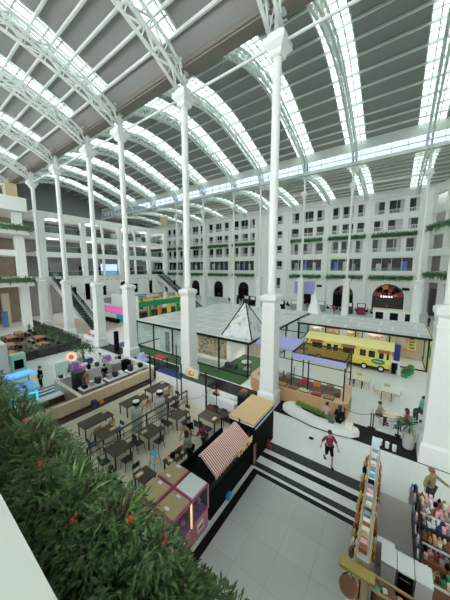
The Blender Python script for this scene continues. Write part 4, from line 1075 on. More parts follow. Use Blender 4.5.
# potted palm
pp = T('potted_palm', 'bushy palm in a tall grey pot beside the thick white column', 'plant', (1.2, 15.62, 0))
MB().lathe([(.22,0),(.25,.05),(.31,.9),(.33,.95),(.28,.95),(.27,.88)], 14, 1.2, 15.62).build('pot', mat('grey_pot', (.48,.48,.46), .5), pp)
MB().tube([(1.2,15.62,.88),(1.21,15.61,1.5)], [.06,.04], 8).build('trunk', BROWN, pp)
f = MB()
for k in range(44):
    a = rnd(0,2*PI); e = rnd(-.2,1.3); L_ = rnd(.6,1.0)*(.42 if math.cos(a) > .2 else 1); d = Vector((math.cos(a)*math.cos(e), math.sin(a)*math.cos(e), math.sin(e)))
    p = Vector((1.2,15.62,1.35)); sd = d.cross(Vector((0,0,1))).normalized(); vs = []
    for i, q in enumerate((0,.3,.65,1)): c = p+d*L_*q+Vector((0,0,-.45*L_*q*q)); ww = (.02,.07,.06,.005)[i]; vs += [c-sd*ww, c+sd*ww]
    f.add(vs, [(0,1,3,2),(2,3,5,4),(4,5,7,6)])
f.build('fronds', leafmat('palm_leaf', (.03,.10,.05), (.12,.24,.12)), pp)
# small cardboard of white bins beside the rope
for k in range(3): tag(MB().lathe([(.09,0),(.10,.3),(.11,.32)], 10, -.05+k*.32, 15.0-.06*k).build('white_bucket', PAPER), '%s small white bucket on the black band by the shelf end' % ORD[k], 'bucket')
rk = T('dark_rack', 'tall dark goods rack beside the thick white column', 'rack', (4.4, 16.5, 0))
MB().box(4.0, 15.9, 0, 4.9, 17.1, .08).box(4.0,15.9,2.2,4.9,17.1,2.26).build('frame', BLACK, rk)
for x, y in ((4.03,15.93),(4.87,15.93),(4.03,17.07),(4.87,17.07)): MB().box(x-.03,y-.03,.08,x+.03,y+.03,2.2).build('post', BLACK, rk)
for k in range(5): sh_ = MB().box(4.0,15.9,.3+k*.38,4.9,17.1,.33+k*.38).build('shelf', DARK, rk)
for k in range(20): tag(MB().box(4.05, 16.0+(k % 4)*.27, .335+(k//4)*.38, 4.35, 16.2+(k % 4)*.27, .335+(k//4)*.38+rnd(.15,.28)).build('packet', random.choice((BROWN, DARK, MAROON, GREY))), '%s packet of shelf %s on the tall dark rack' % (ORD[k % 4], ('one','two','three','four','five')[k//4]), 'packet', 'packets on the tall dark rack')

# ================================================================== yellow bus
bu = T('yellow_bus', 'yellow food bus with a rounded roof parked along the glass pavilion', 'bus', (-3.5, 27.2, 0))
MB().yprism([(-7.4,.38),(.1,.38),(.16,.7),(.16,2.2),(-7.4,2.2)], 26.3, 28.2).build('body', YELLOW, bu, bev=.06)
MB().xprism([(26.1,2.2),(26.15,2.36),(26.6,2.58),(27.25,2.68),(27.9,2.58),(28.35,2.36),(28.4,2.2)], -7.6, .35).build('roof', LYELLOW, bu)
MB().box(-7.45, 26.27, .95, .15, 26.30, 1.03).build('side_stripe', LYELLOW, bu)
for k, (a, b) in enumerate(((-7.0,-5.85),(-5.5,-4.95),(-4.85,-4.3),(-3.95,-2.8),(-2.45,-1.8),(-1.7,-1.05),(-.85,-.35),(-.25,.05))):
    f = MB().box(a, 26.25, 1.2, b, 26.29, 1.27).box(a, 26.25, 1.93, b, 26.29, 2.0).box(a, 26.25, 1.27, a+.06, 26.29, 1.93).box(b-.06, 26.25, 1.27, b, 26.29, 1.93).build('window', LYELLOW, bu)
    MB().box(a+.06, 26.27, 1.27, b-.06, 26.295, 1.93).build('pane', PANE, f)
for a, b in ((-7.05,-5.8),(-4.0,-2.75),(-.9,.1)):
    MB().hexa([(a,25.95,1.92),(b,25.95,1.92),(b,26.26,2.1),(a,26.26,2.1)], [(a,25.95,1.95),(b,25.95,1.95),(b,26.26,2.14),(a,26.26,2.14)]).build('awning', mat('red_brown_awning', (.36,.14,.06), .6), bu)
MB().box(-7.4, 26.35, .22, .1, 28.1, .38).build('chassis', BLACK, bu)
for x in (-6.2, -1.95, -.55):
    for y in (26.32, 28.0):
        w_ = MB(); o = len(w_.v)
        w_.tube([(x, y-.06, .30), (x, y+.14, .30)], .30, 18); wh = w_.build('wheel', BLACKM, bu)
        MB().tube([(x, y-.09, .30), (x, y-.05, .30)], .17, 14).build('hub_cap', PAPER, wh)
ov = MB(); ov.tube([(-.82, 26.26, .95), (-.82, 26.29, .95)], .28, 20); ov.v = [(-.82+(x+.82)*2.0, y, z) for x, y, z in ov.v]
eo = ov.build('oval_sign', GREEN, bu)
for k in range(5): MB().box(-1.15+k*.13, 26.25, .92, -1.07+k*.13, 26.262, 1.0).build('lettering', CREAM, eo)
MB().box(-7.46, 26.6, .55, -7.40, 27.9, 1.0).build('bumper', SILVER, bu)
for y in (26.6, 27.9): MB().tube([(.15,y,.85),(.2,y,.85)], .1, 12).build('lamp', PAPER, bu)

# ================================================================== glass pavilions
ROOFP = brickmat('white_roof_panels', (.72,.73,.72), (.60,.62,.62), (.92,.93,.92), 3.2, 2.25, .1, .4, .35)
PFILL = mat('warm_fill', (.9,.88,.82), .4, emit=(1,.96,.88), es=9)  # glow of fill panels added under the pavilion roofs to brighten the rooms
def pavilion(name, label, x0, y0, x1, y1, nx, ny, yaxis):
    t = T(name, label, 'pavilion', ((x0+x1)/2, (y0+y1)/2, 0))
    MB().box(x0-.15, y0-.15, 3.22, x1+.15, y1+.15, 3.32).build('roof', ROOFP, t)
    MB().box(x0-.15, y0-.2, 3.08, x1+.15, y0-.08, 3.3).box(x0-.15, y1+.08, 3.08, x1+.15, y1+.2, 3.3).box(x0-.2, y0-.2, 3.08, x0-.08, y1+.2, 3.3).box(x1+.08, y0-.2, 3.08, x1+.2, y1+.2, 3.3).build('fascia', BLACK, t)
    for k in range(nx+1):
        x = x0+(x1-x0)*k/nx
        for y in (y0, y1): MB().box(x-.06, y-.06, 0, x+.06, y+.06, 3.22).build('post', BLACK, t)
    for k in range(1, ny):
        y = y0+(y1-y0)*k/ny
        for x in (x0, x1): MB().box(x-.06, y-.06, 0, x+.06, y+.06, 3.22).build('post', BLACK, t)
    MB().box(x0, y0, 0, x1, y0+.06, .12).box(x0,y1-.06,0,x1,y1,.12).box(x0,y0,0,x0+.06,y1,.12).box(x1-.06,y0,0,x1,y1,.12).build('sill', BLACK, t)
    for k in range(nx):
        for q in range(2):
            lx, ly = x0+(x1-x0)*(k+.5)/nx, y0+(y1-y0)*(q*.5+.2)
            MB().box(lx-.6, ly-.3, 3.12, lx+.6, ly+.3, 3.2).build('fill_panel', PFILL, t)
        a, b = x0+(x1-x0)*k/nx+.06, x0+(x1-x0)*(k+1)/nx-.06
        MB().box(a, y0-.01, .12, b, y0+.01, 3.2).build('glass_pane', GLASS, t)
    for k in range(ny):
        a, b = y0+(y1-y0)*k/ny+.06, y0+(y1-y0)*(k+1)/ny-.06
        for x in (x0, x1): MB().box(x-.01, a, .12, x+.01, b, 3.2).build('glass_pane', GLASS, t)
    return t
pavilion('glass_pavilion', 'long glass pavilion with a flat white roof and green floor strip', -26.3, 18, -10.2, 36, 5, 4, 0)
pavilion('glass_pavilion', 'glass pavilion with a flat white roof behind the yellow bus', -9.2, 28.7, 2.95, 36, 4, 2, 0)
# what stands inside the long pavilion
def prop(name, lab, cat, m, x0, y0, z0, x1, y1, z1, bev=.01, grp=None): return tag(MB().box(x0,y0,z0,x1,y1,z1).build(name, m, bev=bev), lab, cat, grp)
prop('patterned_wall', 'tan wall panel with brown floral spots inside the long pavilion', 'panel', confetti('floral_panel', [(.62,.44,.28),(.66,.50,.34),(.60,.42,.26),(.35,.16,.08),(.70,.55,.40)], 5), -17.5, 19.6, .35, -13.7, 19.75, 3.05)
prop('goods_wall', 'beige wall of small goods inside the pavilion end', 'panel', confetti('goods_panel', [(.50,.42,.32),(.30,.25,.20),(.60,.56,.48),(.42,.34,.26),(.65,.62,.55)], 3), -26, 21.5, .3, -22.9, 21.6, 2.9)
dw = T('white_partition', 'white partition with a narrow glazed door inside the long pavilion', 'partition', (-20.5, 19, 0))
MB().box(-22.6, 18.5, .02, -21.7, 18.6, 3.1).box(-20.9, 18.5, .02, -17.9, 18.6, 3.1).box(-21.7, 18.5, 2.4, -20.9, 18.6, 3.1).build('panel', PAPER, dw)
d_ = MB().box(-21.7, 18.52, .02, -20.9, 18.56, 2.4).build('door', GREENG, dw); MB().box(-21.02, 18.46, .9, -20.98, 18.52, 1.4).build('handle', BLACK, d_)
prop('showroom_floor', 'green carpet of the glass corner room', 'carpet', TURF, -13.5, 18.2, .005, -10.4, 23, .03, 0)
rt = T('round_table', 'round white table in the glass corner room', 'table', (-11.2, 19.5, .03)); MB().lathe([(.35,.03),(.35,.06),(.05,.09),(.05,.7),(.5,.74),(.5,.79)], 18, -11.2, 19.5).build('tabletop', PAPER, rt); MB().lathe([(.52,.62),(.54,.74)], 18, -11.2, 19.5).build('rim', BLACK, rt)
for k in range(5): prop('room_divider', '%s beige curtain panel at the back of the glass corner room' % ORD[k], 'curtain', mat('beige_curtain', (.60,.52,.40), .7), -13.5+k*.62, 23.2, 0, -12.98+k*.62, 23.3, 3.0, .01, 'beige curtain panels')
prop('sofa', 'low dark sofa in the glass corner room', 'sofa', DARK, -13.2, 18.6, .03, -11.9, 19.1, .55, .06)
for k, (x, m) in enumerate(((-8.4,LGREY),(-6.6,BROWN),(-4.4,OAK),(-2.2,LPINK))):
    t = T('shop_shelf', '%s goods shelf inside the pavilion behind the bus' % ORD[k], 'shelf', (x, 31, 0), 'goods shelves behind the bus')
    MB().box(x, 30.8, 0, x+1.5, 31.2, 2.6).build('carcass', m, t)
    for q in range(4): MB().box(x+.05, 30.6, .4+q*.55, x+1.45, 30.8, .75+q*.55).build('goods', (confetti('goods%d' % k, [(.55,.25,.10),(.60,.50,.36),(.35,.18,.10),(.7,.6,.5)], 5)) if q == 0 else bpy.data.materials['goods%d' % k], t)
ys = T('hanging_sign', 'yellow upright sign with dark figures inside the pavilion end', 'sign', (1.75, 28.5, 1.75))
MB().box(1.42, 29.4, 1.7, 2.1, 29.46, 3.1).build('board', YELLOW, ys)
for k in range(4): MB().box(1.55, 29.37, 1.85+k*.3, 1.97-.1*(k % 2), 29.4, 2.02+k*.3).build('figure', BROWN, ys)
MB().tube([(1.75,29.43,3.1),(1.75,29.43,3.2)], .02, 6).build('hanger', BLACK, ys)
prop('price_board', 'orange board under the yellow sign in the pavilion', 'board', ORANGE, .8, 29.8, 1.3, 2.0, 29.86, 1.75)
prop('back_curtain', 'warm brown back wall of the pavilion end', 'panel', mat('warm_panel', (.50,.38,.28), .6, var=.25, scale=1.2), -.4, 32.0, 0, 2.8, 32.1, 3.0)
prop('blue_pillar', 'slim dark blue pillar between the bus and the green pots', 'pillar', mat('deep_blue', (.03,.05,.35), .4), .35, 27.8, 0, .85, 28.2, 2.5, .03)
wt = T('menu_stand', 'white T-shaped menu stand at the end of the yellow bus', 'stand', (.75, 26.6, 0)); MB().box(.72,26.4,0,.88,26.6,1.25).build('upright', PAPER, wt); MB().box(.2,26.38,1.1,.88,26.62,1.25).build('arm', PAPER, wt); MB().box(.25,26.42,.02,.6,26.58,1.1).build('dark_board', BLACKM, wt)
for k, (x, y) in enumerate(((1.25,26.2),(1.75,27.5),(1.5,26.9))):
    t = T('potted_plant', 'leafy plant in a green pot at the pavilion end, %s' % ('nearest the cream tables','beside the glass','in the middle')[k], 'plant', (x, y, 0), 'green pots at the pavilion end')
    MB().lathe([(.22,0),(.28,.4),(.31,.45)], 12, x, y).build('pot', GREEN, t); f = MB()
    for q in range(70): f.leaf((x+rnd(-.2,.2), y+rnd(-.2,.2), .45+rnd(0,.35)), (rnd(-1,1), rnd(-1,1), rnd(0,1)), rnd(.15,.35), .09, .5)
    f.build('foliage', LEAF2, t)
ye = T('poster_wall', 'tall yellow end panel of the pavilion beside the thick white column', 'panel', (3.3, 30, 0)); MB().box(3.2, 28.6, 0, 3.35, 34, 3.3).build('panel', YELLOW, ye); MB().box(3.15, 29.2, 1.2, 3.2, 30.4, 2.2).build('poster', GREEN, ye)
# pyramids on the roofs
def pyramid(cx, cy, w, z0, z1, lab, m):
    t = T('glass_pyramid', lab, 'pyramid', (cx, cy, z0)); h = w/2
    b = [(cx-h,cy-h,z0),(cx+h,cy-h,z0),(cx+h,cy+h,z0),(cx-h,cy+h,z0)]; a = (cx, cy, z1)
    MB().add(b+[a], [(0,1,4),(1,2,4),(2,3,4),(3,0,4),(3,2,1,0)]).build('pyramid_skin', m, t)
    for p in b: MB().tube([p, a], .06, 6).build('edge_bar', BLACK if w > 2 else PAPER, t)
    return t
SCRIB = confetti('printed_glass', [(.74,.75,.77),(.78,.79,.80),(.72,.73,.78),(.76,.77,.78),(.70,.72,.74),(.66,.67,.72),(.78,.78,.80),(.48,.49,.53)], 2.6)
pyramid(-11.75, 20.1, 3.3, 3.34, 6.6, 'printed white glass pyramid with black edges on the corner room roof', SCRIB)
pyramid(-9.35, 35.6, 1.5, 3.34, 6.55, 'slim plain white pyramid at the far end of the roofs', PAPER)
# ================================================================== souvenir shop
GOODS = [PINK, TEAL, PAPER, RED, NAVY, CREAM, ORANGE, SKYB, LPINK, BROWN, GREY, YELLOW, PURPLE, TAN, BLACKM]
CN = {GREEN.name:'green', MAROON.name:'maroon', LILAC.name:'lilac', DARK.name:'dark', PINK.name:'pink', TEAL.name:'teal', PAPER.name:'white', RED.name:'red', NAVY.name:'navy', CREAM.name:'cream', ORANGE.name:'orange', SKYB.name:'blue', LPINK.name:'pale pink', BROWN.name:'brown', GREY.name:'grey', YELLOW.name:'yellow', PURPLE.name:'purple', TAN.name:'tan', BLACKM.name:'black'}
ls = T('display_shelf', 'long narrow souvenir shelf with goods on top and bags hung along it', 'shelf', (-.2, 9.4, 0))
MB().box(-.22, 6.9, .1, -.18, 12.1, 1.62).build('back_board', BROWN, ls)
MB().box(-.36, 6.9, 0, -.02, 12.1, .1).build('plinth', BLACK, ls)
for z in (.5, .9, 1.28): MB().box(-.34, 6.9, z, -.04, 12.1, z+.03).build('shelf_board', TANWOOD, ls)
MB().box(-.36, 6.9, 1.62, -.02, 12.1, 1.66).build('top_board', LGREY, ls)
for y in (6.9, 8.6, 10.35, 12.07): MB().box(-.36, y, .1, -.02, y+.03, 1.62).build('upright', TANWOOD, ls)
for x in (-.38, -.04): MB().box(x, 6.9, 1.58, x+.04, 12.1, 1.7).build('gold_edge', mat('gold_edge', (.62,.42,.14), .4), ls)
sb = T('header_board', 'pale blue and white header board at the far end of the souvenir shelf', 'sign', (-.2, 12.0, 1.66)); MB().box(-.34,11.55,1.66,-.04,12.08,2.18).build('board', mat('pale_blue', (.62,.74,.80), .4), sb); MB().box(-.30,11.54,1.8,-.08,11.55,1.95).build('logo', GREY, sb)
seq = [PAPER, GREY, PAPER, LPINK, SKYB, PAPER, TEAL, PAPER, BLACKM, GREY, LPINK, PAPER, GREY, CREAM, DARK, GREY, PAPER, BROWN, CREAM, TAN, LPINK, BROWN]
for k, m in enumerate(seq):
    y = 11.35 - k*.2
    tag(MB().cb(-.2, y, 1.66, rnd(  .16,.22), .16, rnd(.06,.2), rnd(-.1,.1)).build('souvenir_box', m, bev=.008), '%s souvenir box on the shelf top from the header board, %s' % (ORD[k], CN[m.name]), 'box', 'souvenir boxes along the shelf top')
for k in range(14):
    y = 11.8 - k*.34; m = (BROWN, TAN, BLACKM, CREAM, TAN, BROWN, YELLOW, TAN, TAN, ORANGE, BROWN, TAN, CREAM, BROWN)[k]
    t = T('hanging_bag', '%s bag hung on the bench side of the souvenir shelf, %s' % (ORD[k], CN[m.name]), 'bag', (-.5, y, .75), 'bags hung on the souvenir shelf')
    zz = .75 + rnd(0,.3)
    (MB().ball((-.50, y, zz+.18), .16, (.55,.9,1.1), 10) if k % 3 else MB().hexa([(-.56,y-.13,zz),(-.44,y-.13,zz),(-.44,y+.13,zz),(-.56,y+.13,zz)], [(-.52,y-.1,zz+.3),(-.46,y-.1,zz+.3),(-.46,y+.1,zz+.3),(-.52,y+.1,zz+.3)])).build('pouch', m, t, smooth=bool(k % 3)); MB().tube([(-.48,y-.08,zz+.28),(-.40,y,zz+.5),(-.48,y+.08,zz+.28)], .01, 5).build('strap', BLACKM, t)
for k in range(12):
    y = 11.7 - k*.38; m = (LPINK, GREEN, TAN, ORANGE, BROWN, RED, LPINK, TAN, BROWN, CREAM, ORANGE, BROWN)[k]
    t = T('hanging_pouch', '%s pouch hung on the mat side of the souvenir shelf' % ORD[k], 'pouch', (.07, y, .8), 'pouches hung on the souvenir shelf')
    zz = .8 + rnd(0,.3); (MB().ball((.07, y, zz+.16), .12, (.45,.8,1), 10) if k % 2 else MB().box(.01,y-.1,zz,.10,y+.1,zz+.26)).build('pouch', m, t, smooth=bool(k % 2 == 0) and False); MB().tube([(.06,y,zz+.24),(.01,y,zz+.42)], .01, 5).build('loop', BLACKM, t)
tag(MB().box(-.72, 6.56, 1.42, .14, 6.86, 1.52).build('sign_beam', mat('gold_beam', (.48,.34,.10), .4), bev=.01), 'gold beam standing out over the near end of the souvenir shelf', 'beam')
ob = T('leather_bag', 'large oval brown leather bag hung under the gold beam', 'bag', (-.45, 6.5, .7)); MB().ball((-.45,6.5,1.05), .30, (.8,.4,1.15), 16).build('pouch', BROWN, ob, smooth=True); MB().tube([(-.6,6.5,1.32),(-.45,6.6,1.42),(-.3,6.5,1.32)], .015, 6).build('strap', BLACKM, ob)
flat('trim_21', .1, 8.6, 1.25, 11.62, wavemat('grey_plank_mat', (.46,.45,.42), (.54,.53,.50), 2.5, 'Y', .6), 0, .03)
# near shelf facing the camera
ns = T('display_shelf', 'low souvenir shelf at the bottom edge in front of the white cabinets', 'shelf', (.9, 7.1, 0))
for z in (.1, .4, .7): MB().box(.08, 6.9, z, 2.4, 7.3, z+.03).build('shelf_board', BROWN, ns)
MB().box(.08, 6.88, .9, 2.4, 6.93, .96).box(.08,7.27,.9,2.4,7.32,.96).build('gold_rail', mat('gold_rail', (.55,.38,.16), .4), ns)
for x in (.08, 1.2, 2.36): MB().box(x, 6.9, 0, x+.04, 7.3, .92).build('upright', BLACK, ns)
for k in range(12):
    m = GOODS[(k*4+1) % 15]
    tag(MB().cb(.22+k*.17, 7.05+.08*(k % 2), .73, .12, .14, rnd(.10,.16), rnd(-.3,.3)).build('souvenir', m, bev=.015), '%s souvenir on the low shelf from the oval bag, %s' % (ORD[k], CN[m.name]), 'souvenir', 'souvenirs on the low shelf')
# white cabinets
for x, m, l in ((.26, LGREY, 'grey-fronted white cabinet behind the low shelf'), (.67, BLACKM, 'white-topped cabinet with a black front'), (1.08, PAPER, 'plain white cabinet beside the tiered counter')):
    t = T('cabinet', l, 'cabinet', (x+.18, 7.95, 0)); MB().box(x, 7.75, 0, x+.37, 8.3, 1.04).build('carcass', PAPER, t); MB().box(x+.01, 7.72, .05, x+.36, 7.75, 1.0).build('front', m, t); MB().box(x-.01, 7.71, 1.04, x+.38, 8.31, 1.08).build('top', PAPER, t)
    if m is BLACKM: MB().box(x+.05, 7.70, .85, x+.3, 7.72, .87).build('handle', GREY, t)
tag(MB().box(.12, 8.35, 0, .6, 8.55, 1.0).build('low_screen', PAPER, bev=.01), 'low white screen at the edge of the plank mat', 'screen')
# tiered counter
tc_ = T('tiered_counter', 'tiered souvenir counter rising beside the plank mat', 'counter', (2.2, 9.4, 0))
TIER = [(8.4,.75),(8.85,.9),(9.3,1.05),(9.75,1.2),(10.2,1.3),(10.65,1.3)]
for y, z in TIER: MB().box(1.3, y-.2, 0, 3.6, y+.22, z).build('tier', (BROWN, DARK)[int(y*10) % 2], tc_)
for y, z in TIER[::2]: MB().box(1.3, y-.23, z-.07, 3.6, y-.2, z).build('white_edge', mat('lit_edge', (.8,.82,.85), .3), tc_)
PG = [[BROWN,GREEN,TAN,CREAM,DARK],[MAROON,LPINK,GREY,BROWN,BLACKM],[BROWN,TAN,BROWN,CREAM,TAN],[PAPER,LPINK,PAPER,GREY,NAVY],[LPINK,PAPER,LPINK,BROWN,GREY],[CREAM,BLACKM,LPINK,BROWN,PAPER]]
for r, (y, z) in enumerate(TIER):
    for k in range(36):
        rw = k//18; k = k % 18
        m = PG[r][(k*2+r+rw*3) % 5]; x = 1.38+k*.122; b = MB(); e = (-.09, .09)[rw] + rnd(-.02,.02)
        if (k+r) % 3 == 0: b.lathe([(.042,z),(.05,z+.02),(.048,z+.11),(.03,z+.14),(.03,z+.17)], 8, x, y+e)
        elif (k+r) % 3 == 1: b.cb(x, y+e, z, .09, .13, rnd(.08,.18), rnd(-.3,.3))
        else: b.cb(x, y+e, z, .10, .12, rnd(.05,.1), rnd(-.6,.6)).cb(x, y+e, z+.1, .05, .05, .06, rnd(-.6,.6))
        tag(b.build('souvenir', m), '%s souvenir from the plank mat, %s row of the %s tier, %s' % (ORD[k], ('front', 'back')[rw], ORD[r], CN[m.name]), 'souvenir', 'souvenirs on the tiered counter')
# rack of caps at the counter end
cr = T('postcard_rack', 'slim black postcard rack at the plank mat end of the tiered counter', 'rack', (1.22, 9.8, 0)); MB().box(1.17,8.3,.03,1.23,11.0,1.5).build('frame', BLACK, cr)
for k in range(12): MB().box(1.13, 8.4+k*.21, 1.05+.3*(k % 2), 1.17, 8.55+k*.21, 1.25+.3*(k % 2)).build('card', (PAPER, LPINK, SKYB, BLACKM)[k % 4], cr)
person('shop clerk in a tan top with arms reaching over the tiered counter', (1.75, 11.9, 0), math.radians(-130), 'stand', mat('olive_tan', (.27,.22,.13), .7), DARK, hair='cap', sleeve=.9, L=((-.34,.18,1.28),(-.40,.45,1.22)), R=((.40,.05,1.30),(.62,.22,1.22)))
person('shop customer in a red top behind the tiered counter', (3.1, 12.1, 0), math.radians(170), 'stand', RED, DARK, hair='long')
sbag = T('shopping_bag', 'blue and white shopping bag beside the tan clerk', 'bag', (1.25, 11.75, 0)); MB().box(1.15,11.7,.6,1.37,11.82,.85).build('pouch', BLUE, sbag, bev=.02); MB().box(1.18,11.69,.66,1.34,11.70,.78).build('label_patch', PAPER, sbag); MB().box(1.12,11.65,0,1.40,11.9,.6).build('stand', GREY, sbag)

# ================================================================== play corner and drinks kiosk beyond the oak wall
fk = flat('trim_22', -21.4, 2.6, -16.86, 13.2, mat('kiosk_floor', (.30,.24,.19), .5), 0, .008)
for k in range(3):
    y = 7.6+k*1.9
    t = T('kiosk_counter', '%s white worktop inside the oak counter wall' % ORD[k], 'counter', (-18.3, y+.7, 0), 'worktops inside the oak wall')
    MB().box(-18.7, y, 0, -17.9, y+1.6, .85).build('body', GREY, t); MB().box(-18.75, y-.03, .85, -17.85, y+1.63, .9).build('worktop', PAPER, t)
    for j in range(3):
        m = (BLACK, SILVER, DARK, PAPER)[(j+k) % 4]; nm = ('coffee_machine','drinks_mixer','ice_box')[j]
        tag(MB().box(-18.5, y+.1+j*.5, .9, -18.1, y+.42+j*.5, .9+.25+.12*((j+k) % 3)).box(-18.1, y+.15+j*.5, .95, -18.02, y+.37+j*.5, 1.1).build(nm, m, bev=.02), '%s on the %s white worktop inside the oak wall' % (nm.replace('_', ' '), ORD[k]), nm.replace('_', ' '))
for k in range(16):
    m = (DARK, PAPER, SILVER, PURPLE, LPINK, GREY, BLACKM, PAPER)[k % 8]; y = 7.5+k*.36
    b = MB()
    if k % 2: b.lathe([(.09,1.0),(.11,1.05),(.10,1.3),(.05,1.36)], 10, -21.4, y)
    else: b.cb(-21.4, y, 1.0, .3, .22, rnd(.15,.4), rnd(-.3,.3))
    tag(b.build('kitchen_jar' if k % 2 else 'kitchen_box', m), '%s %s from the stripes on the white customer counter' % (ORD[k//2], 'jar' if k % 2 else 'box'), 'jar' if k % 2 else 'box', 'things on the white customer counter')
for k, (x, y, w, h, m, l) in enumerate(((-20.4,8.4,.8,1.5,DARK,'dark drinks fridge'),(-20.4,11.4,.9,1.3,SILVER,'steel dish cabinet'),(-20.3,12.5,.7,1.1,BLACKM,'black ice machine'),(-17.3,12.0,.6,.9,GREY,'grey waste cabinet'))):
    tag(MB().box(x-w/2,y-w/2,.01,x+w/2,y+w/2,h).box(x+w/2,y-w/2+.05,.1,x+w/2+.03,y+w/2-.05,h-.1).build(l.split(' ',1)[1].replace(' ','_'), m, bev=.02), l+' inside the oak counter wall', l.split(' ')[-1])
tag(MB().cb(-16.45,7.6,.22,.3,.35,.45).build('rucksack', NAVY, bev=.06), 'navy rucksack on the low bench against the oak wall', 'bag')
tag(MB().cb(-16.45,8.1,.22,.25,.3,.2).build('orange_pouch', ORANGE, bev=.04), 'orange pouch beside the navy rucksack on the wall bench', 'pouch')
bw = T('oak_return', 'low oak partition crossing between the oak wall and the play corner', 'partition', (-19, 7.1, 0)); MB().box(-21.4,7.0,0,-16.9,7.15,.95).build('panel', OAK, bw); MB().box(-21.4,6.95,.95,-16.9,7.2,1.0).build('cap_rail', mat('pale_cap2', (.72,.58,.46), .4), bw)
ow = T('white_kiosk_counter', 'white customer counter of the drinks kiosk facing the play corner', 'counter', (-21.4, 10.5, 0)); MB().box(-21.6,7.2,0,-21.2,13.2,.95).build('body', PAPER, ow); MB().box(-21.7,7.15,.95,-21.1,13.25,1.0).build('worktop', PAPER, ow); MB().box(-21.6,13.2,0,-17.2,13.5,.95).build('end_body', PAPER, ow)
pl0 = T('raised_planter', 'long low planter with a white cap beside the stripes and oak wall', 'planter', (-19.5, 5, 0)); MB().box(-20.0,3.6,0,-19.4,6.9,.5).build('box', REDWOOD, pl0); MB().box(-20.05,3.55,.5,-19.35,6.9,.58).build('cap', PAPER, pl0)
person('person in a tan apron working inside the oak counter wall', (-18.95-.35, 8.4, 0), math.radians(-80), 'stand', BROWN, DARK, apron=TAN)
person('person in black working inside the oak counter wall beside the machines', (-19.4, 10.0, 0), math.radians(-90), 'stand', BLACKM, DARK)
person('person in black standing by the cyan booth near the floor stripes', (-23.3, 6.7, 0), math.radians(190), 'stand', BLACKM, BLACKM)
person('person in a white top and pink cap beyond the drinks kiosk', (-22.4, 11.2, 0), math.radians(-90), 'stand', PAPER, GREY, hair='bun')
# cyan booth
cbm = T('toy_booth', 'glowing cyan and blue toy vending booth by the shrubs', 'booth', (-20.9, 4.9, 0))
CY = mat('cyan_glow', (.05,.60,.85), .35, emit=(.05,.6,.95), es=.9)
MB().box(-22.0, 4.2, 0, -20.2, 5.6, 1.2).build('cabinet', CY, cbm, bev=.05); MB().box(-20.2,4.35,.25,-20.15,5.45,1.0).build('front_panel', TEAL, cbm); MB().box(-22.1,4.1,1.2,-20.1,5.7,1.38).build('counter_top', mat('light_cyan', (.35,.70,.85), .4), cbm)
for y in (4.2,5.58): MB().box(-22.0,y,1.38,-21.95,y+.04,2.2).build('post', BLUE, cbm)
MB().hexa([(-22.1,4.1,2.1),(-20.6,4.1,2.3),(-20.6,5.7,2.3),(-22.1,5.7,2.1)],[(-22.1,4.1,2.2),(-20.6,4.1,2.4),(-20.6,5.7,2.4),(-22.1,5.7,2.2)]).build('canopy', mat('blue_glow', (.10,.35,.85), .35, emit=(.1,.4,1), es=.8), cbm)
for k in range(8): tag(MB().ball((-20.7-.35*(k % 4), 4.5+.5*(k//4), 1.5), .12, (1,1,1), 8).build('toy_capsule', (PURPLE, LPINK, SKYB, PAPER)[k % 4], smooth=True), '%s toy capsule on the cyan booth counter' % ORD[k], 'toy', 'toy capsules on the cyan booth')
tag(MB().box(-23.6, 7.9, 0, -23.5, 9.0, 1.5).build('glass_screen', FROST), 'frosted pale green screen standing by the floor stripes', 'screen')
at = T('vending_kiosk', 'pale teal vending kiosk beside the tall white block', 'kiosk', (-26.6, 6.1, 0)); MB().box(-27.1,5.7,0,-26.4,6.7,2.3).build('body', mat('mint', (.45,.72,.62), .4), at, bev=.04); MB().box(-26.4,5.85,1.0,-26.36,6.5,1.8).build('screen', BLACKM, at); MB().box(-26.4,5.85,.3,-26.33,6.5,.8).build('tray', PAPER, at)
wb = T('white_block', 'tall plain white shop block at the picture edge beyond the shrubs', 'shop', (-28.5, 4.5, 0)); MB().box(-31,2.0,0,-26.75,5.6,3.3).build('body', WHITE, wb)
for z in (.5, 1.1): MB().box(-26.75,2.4,z,-26.7,5.2,z+.12).build('grey_strip', GREY, wb)  # plain grey strips across the face of the block
sd_ = T('round_sign', 'round glowing peach sign on a post in the play corner', 'sign', (-22.65, 8.9, 0)); MB().tube([(-22.65,8.9,0),(-22.65,8.9,1.75)], .05, 8).build('post', GREY, sd_)
q = MB(); q.tube([(-22.62,8.88,2.1),(-22.52,8.80,2.1)], .42, 24); q.build('disc', mat('peach_glow', (.90,.55,.45), .4, emit=(1,.55,.4), es=.45), sd_)
q = MB(); q.tube([(-22.51,8.795,2.1),(-22.50,8.785,2.1)], .2, 18); q.build('emblem', mat('coral', (.85,.30,.25), .4), sd_)
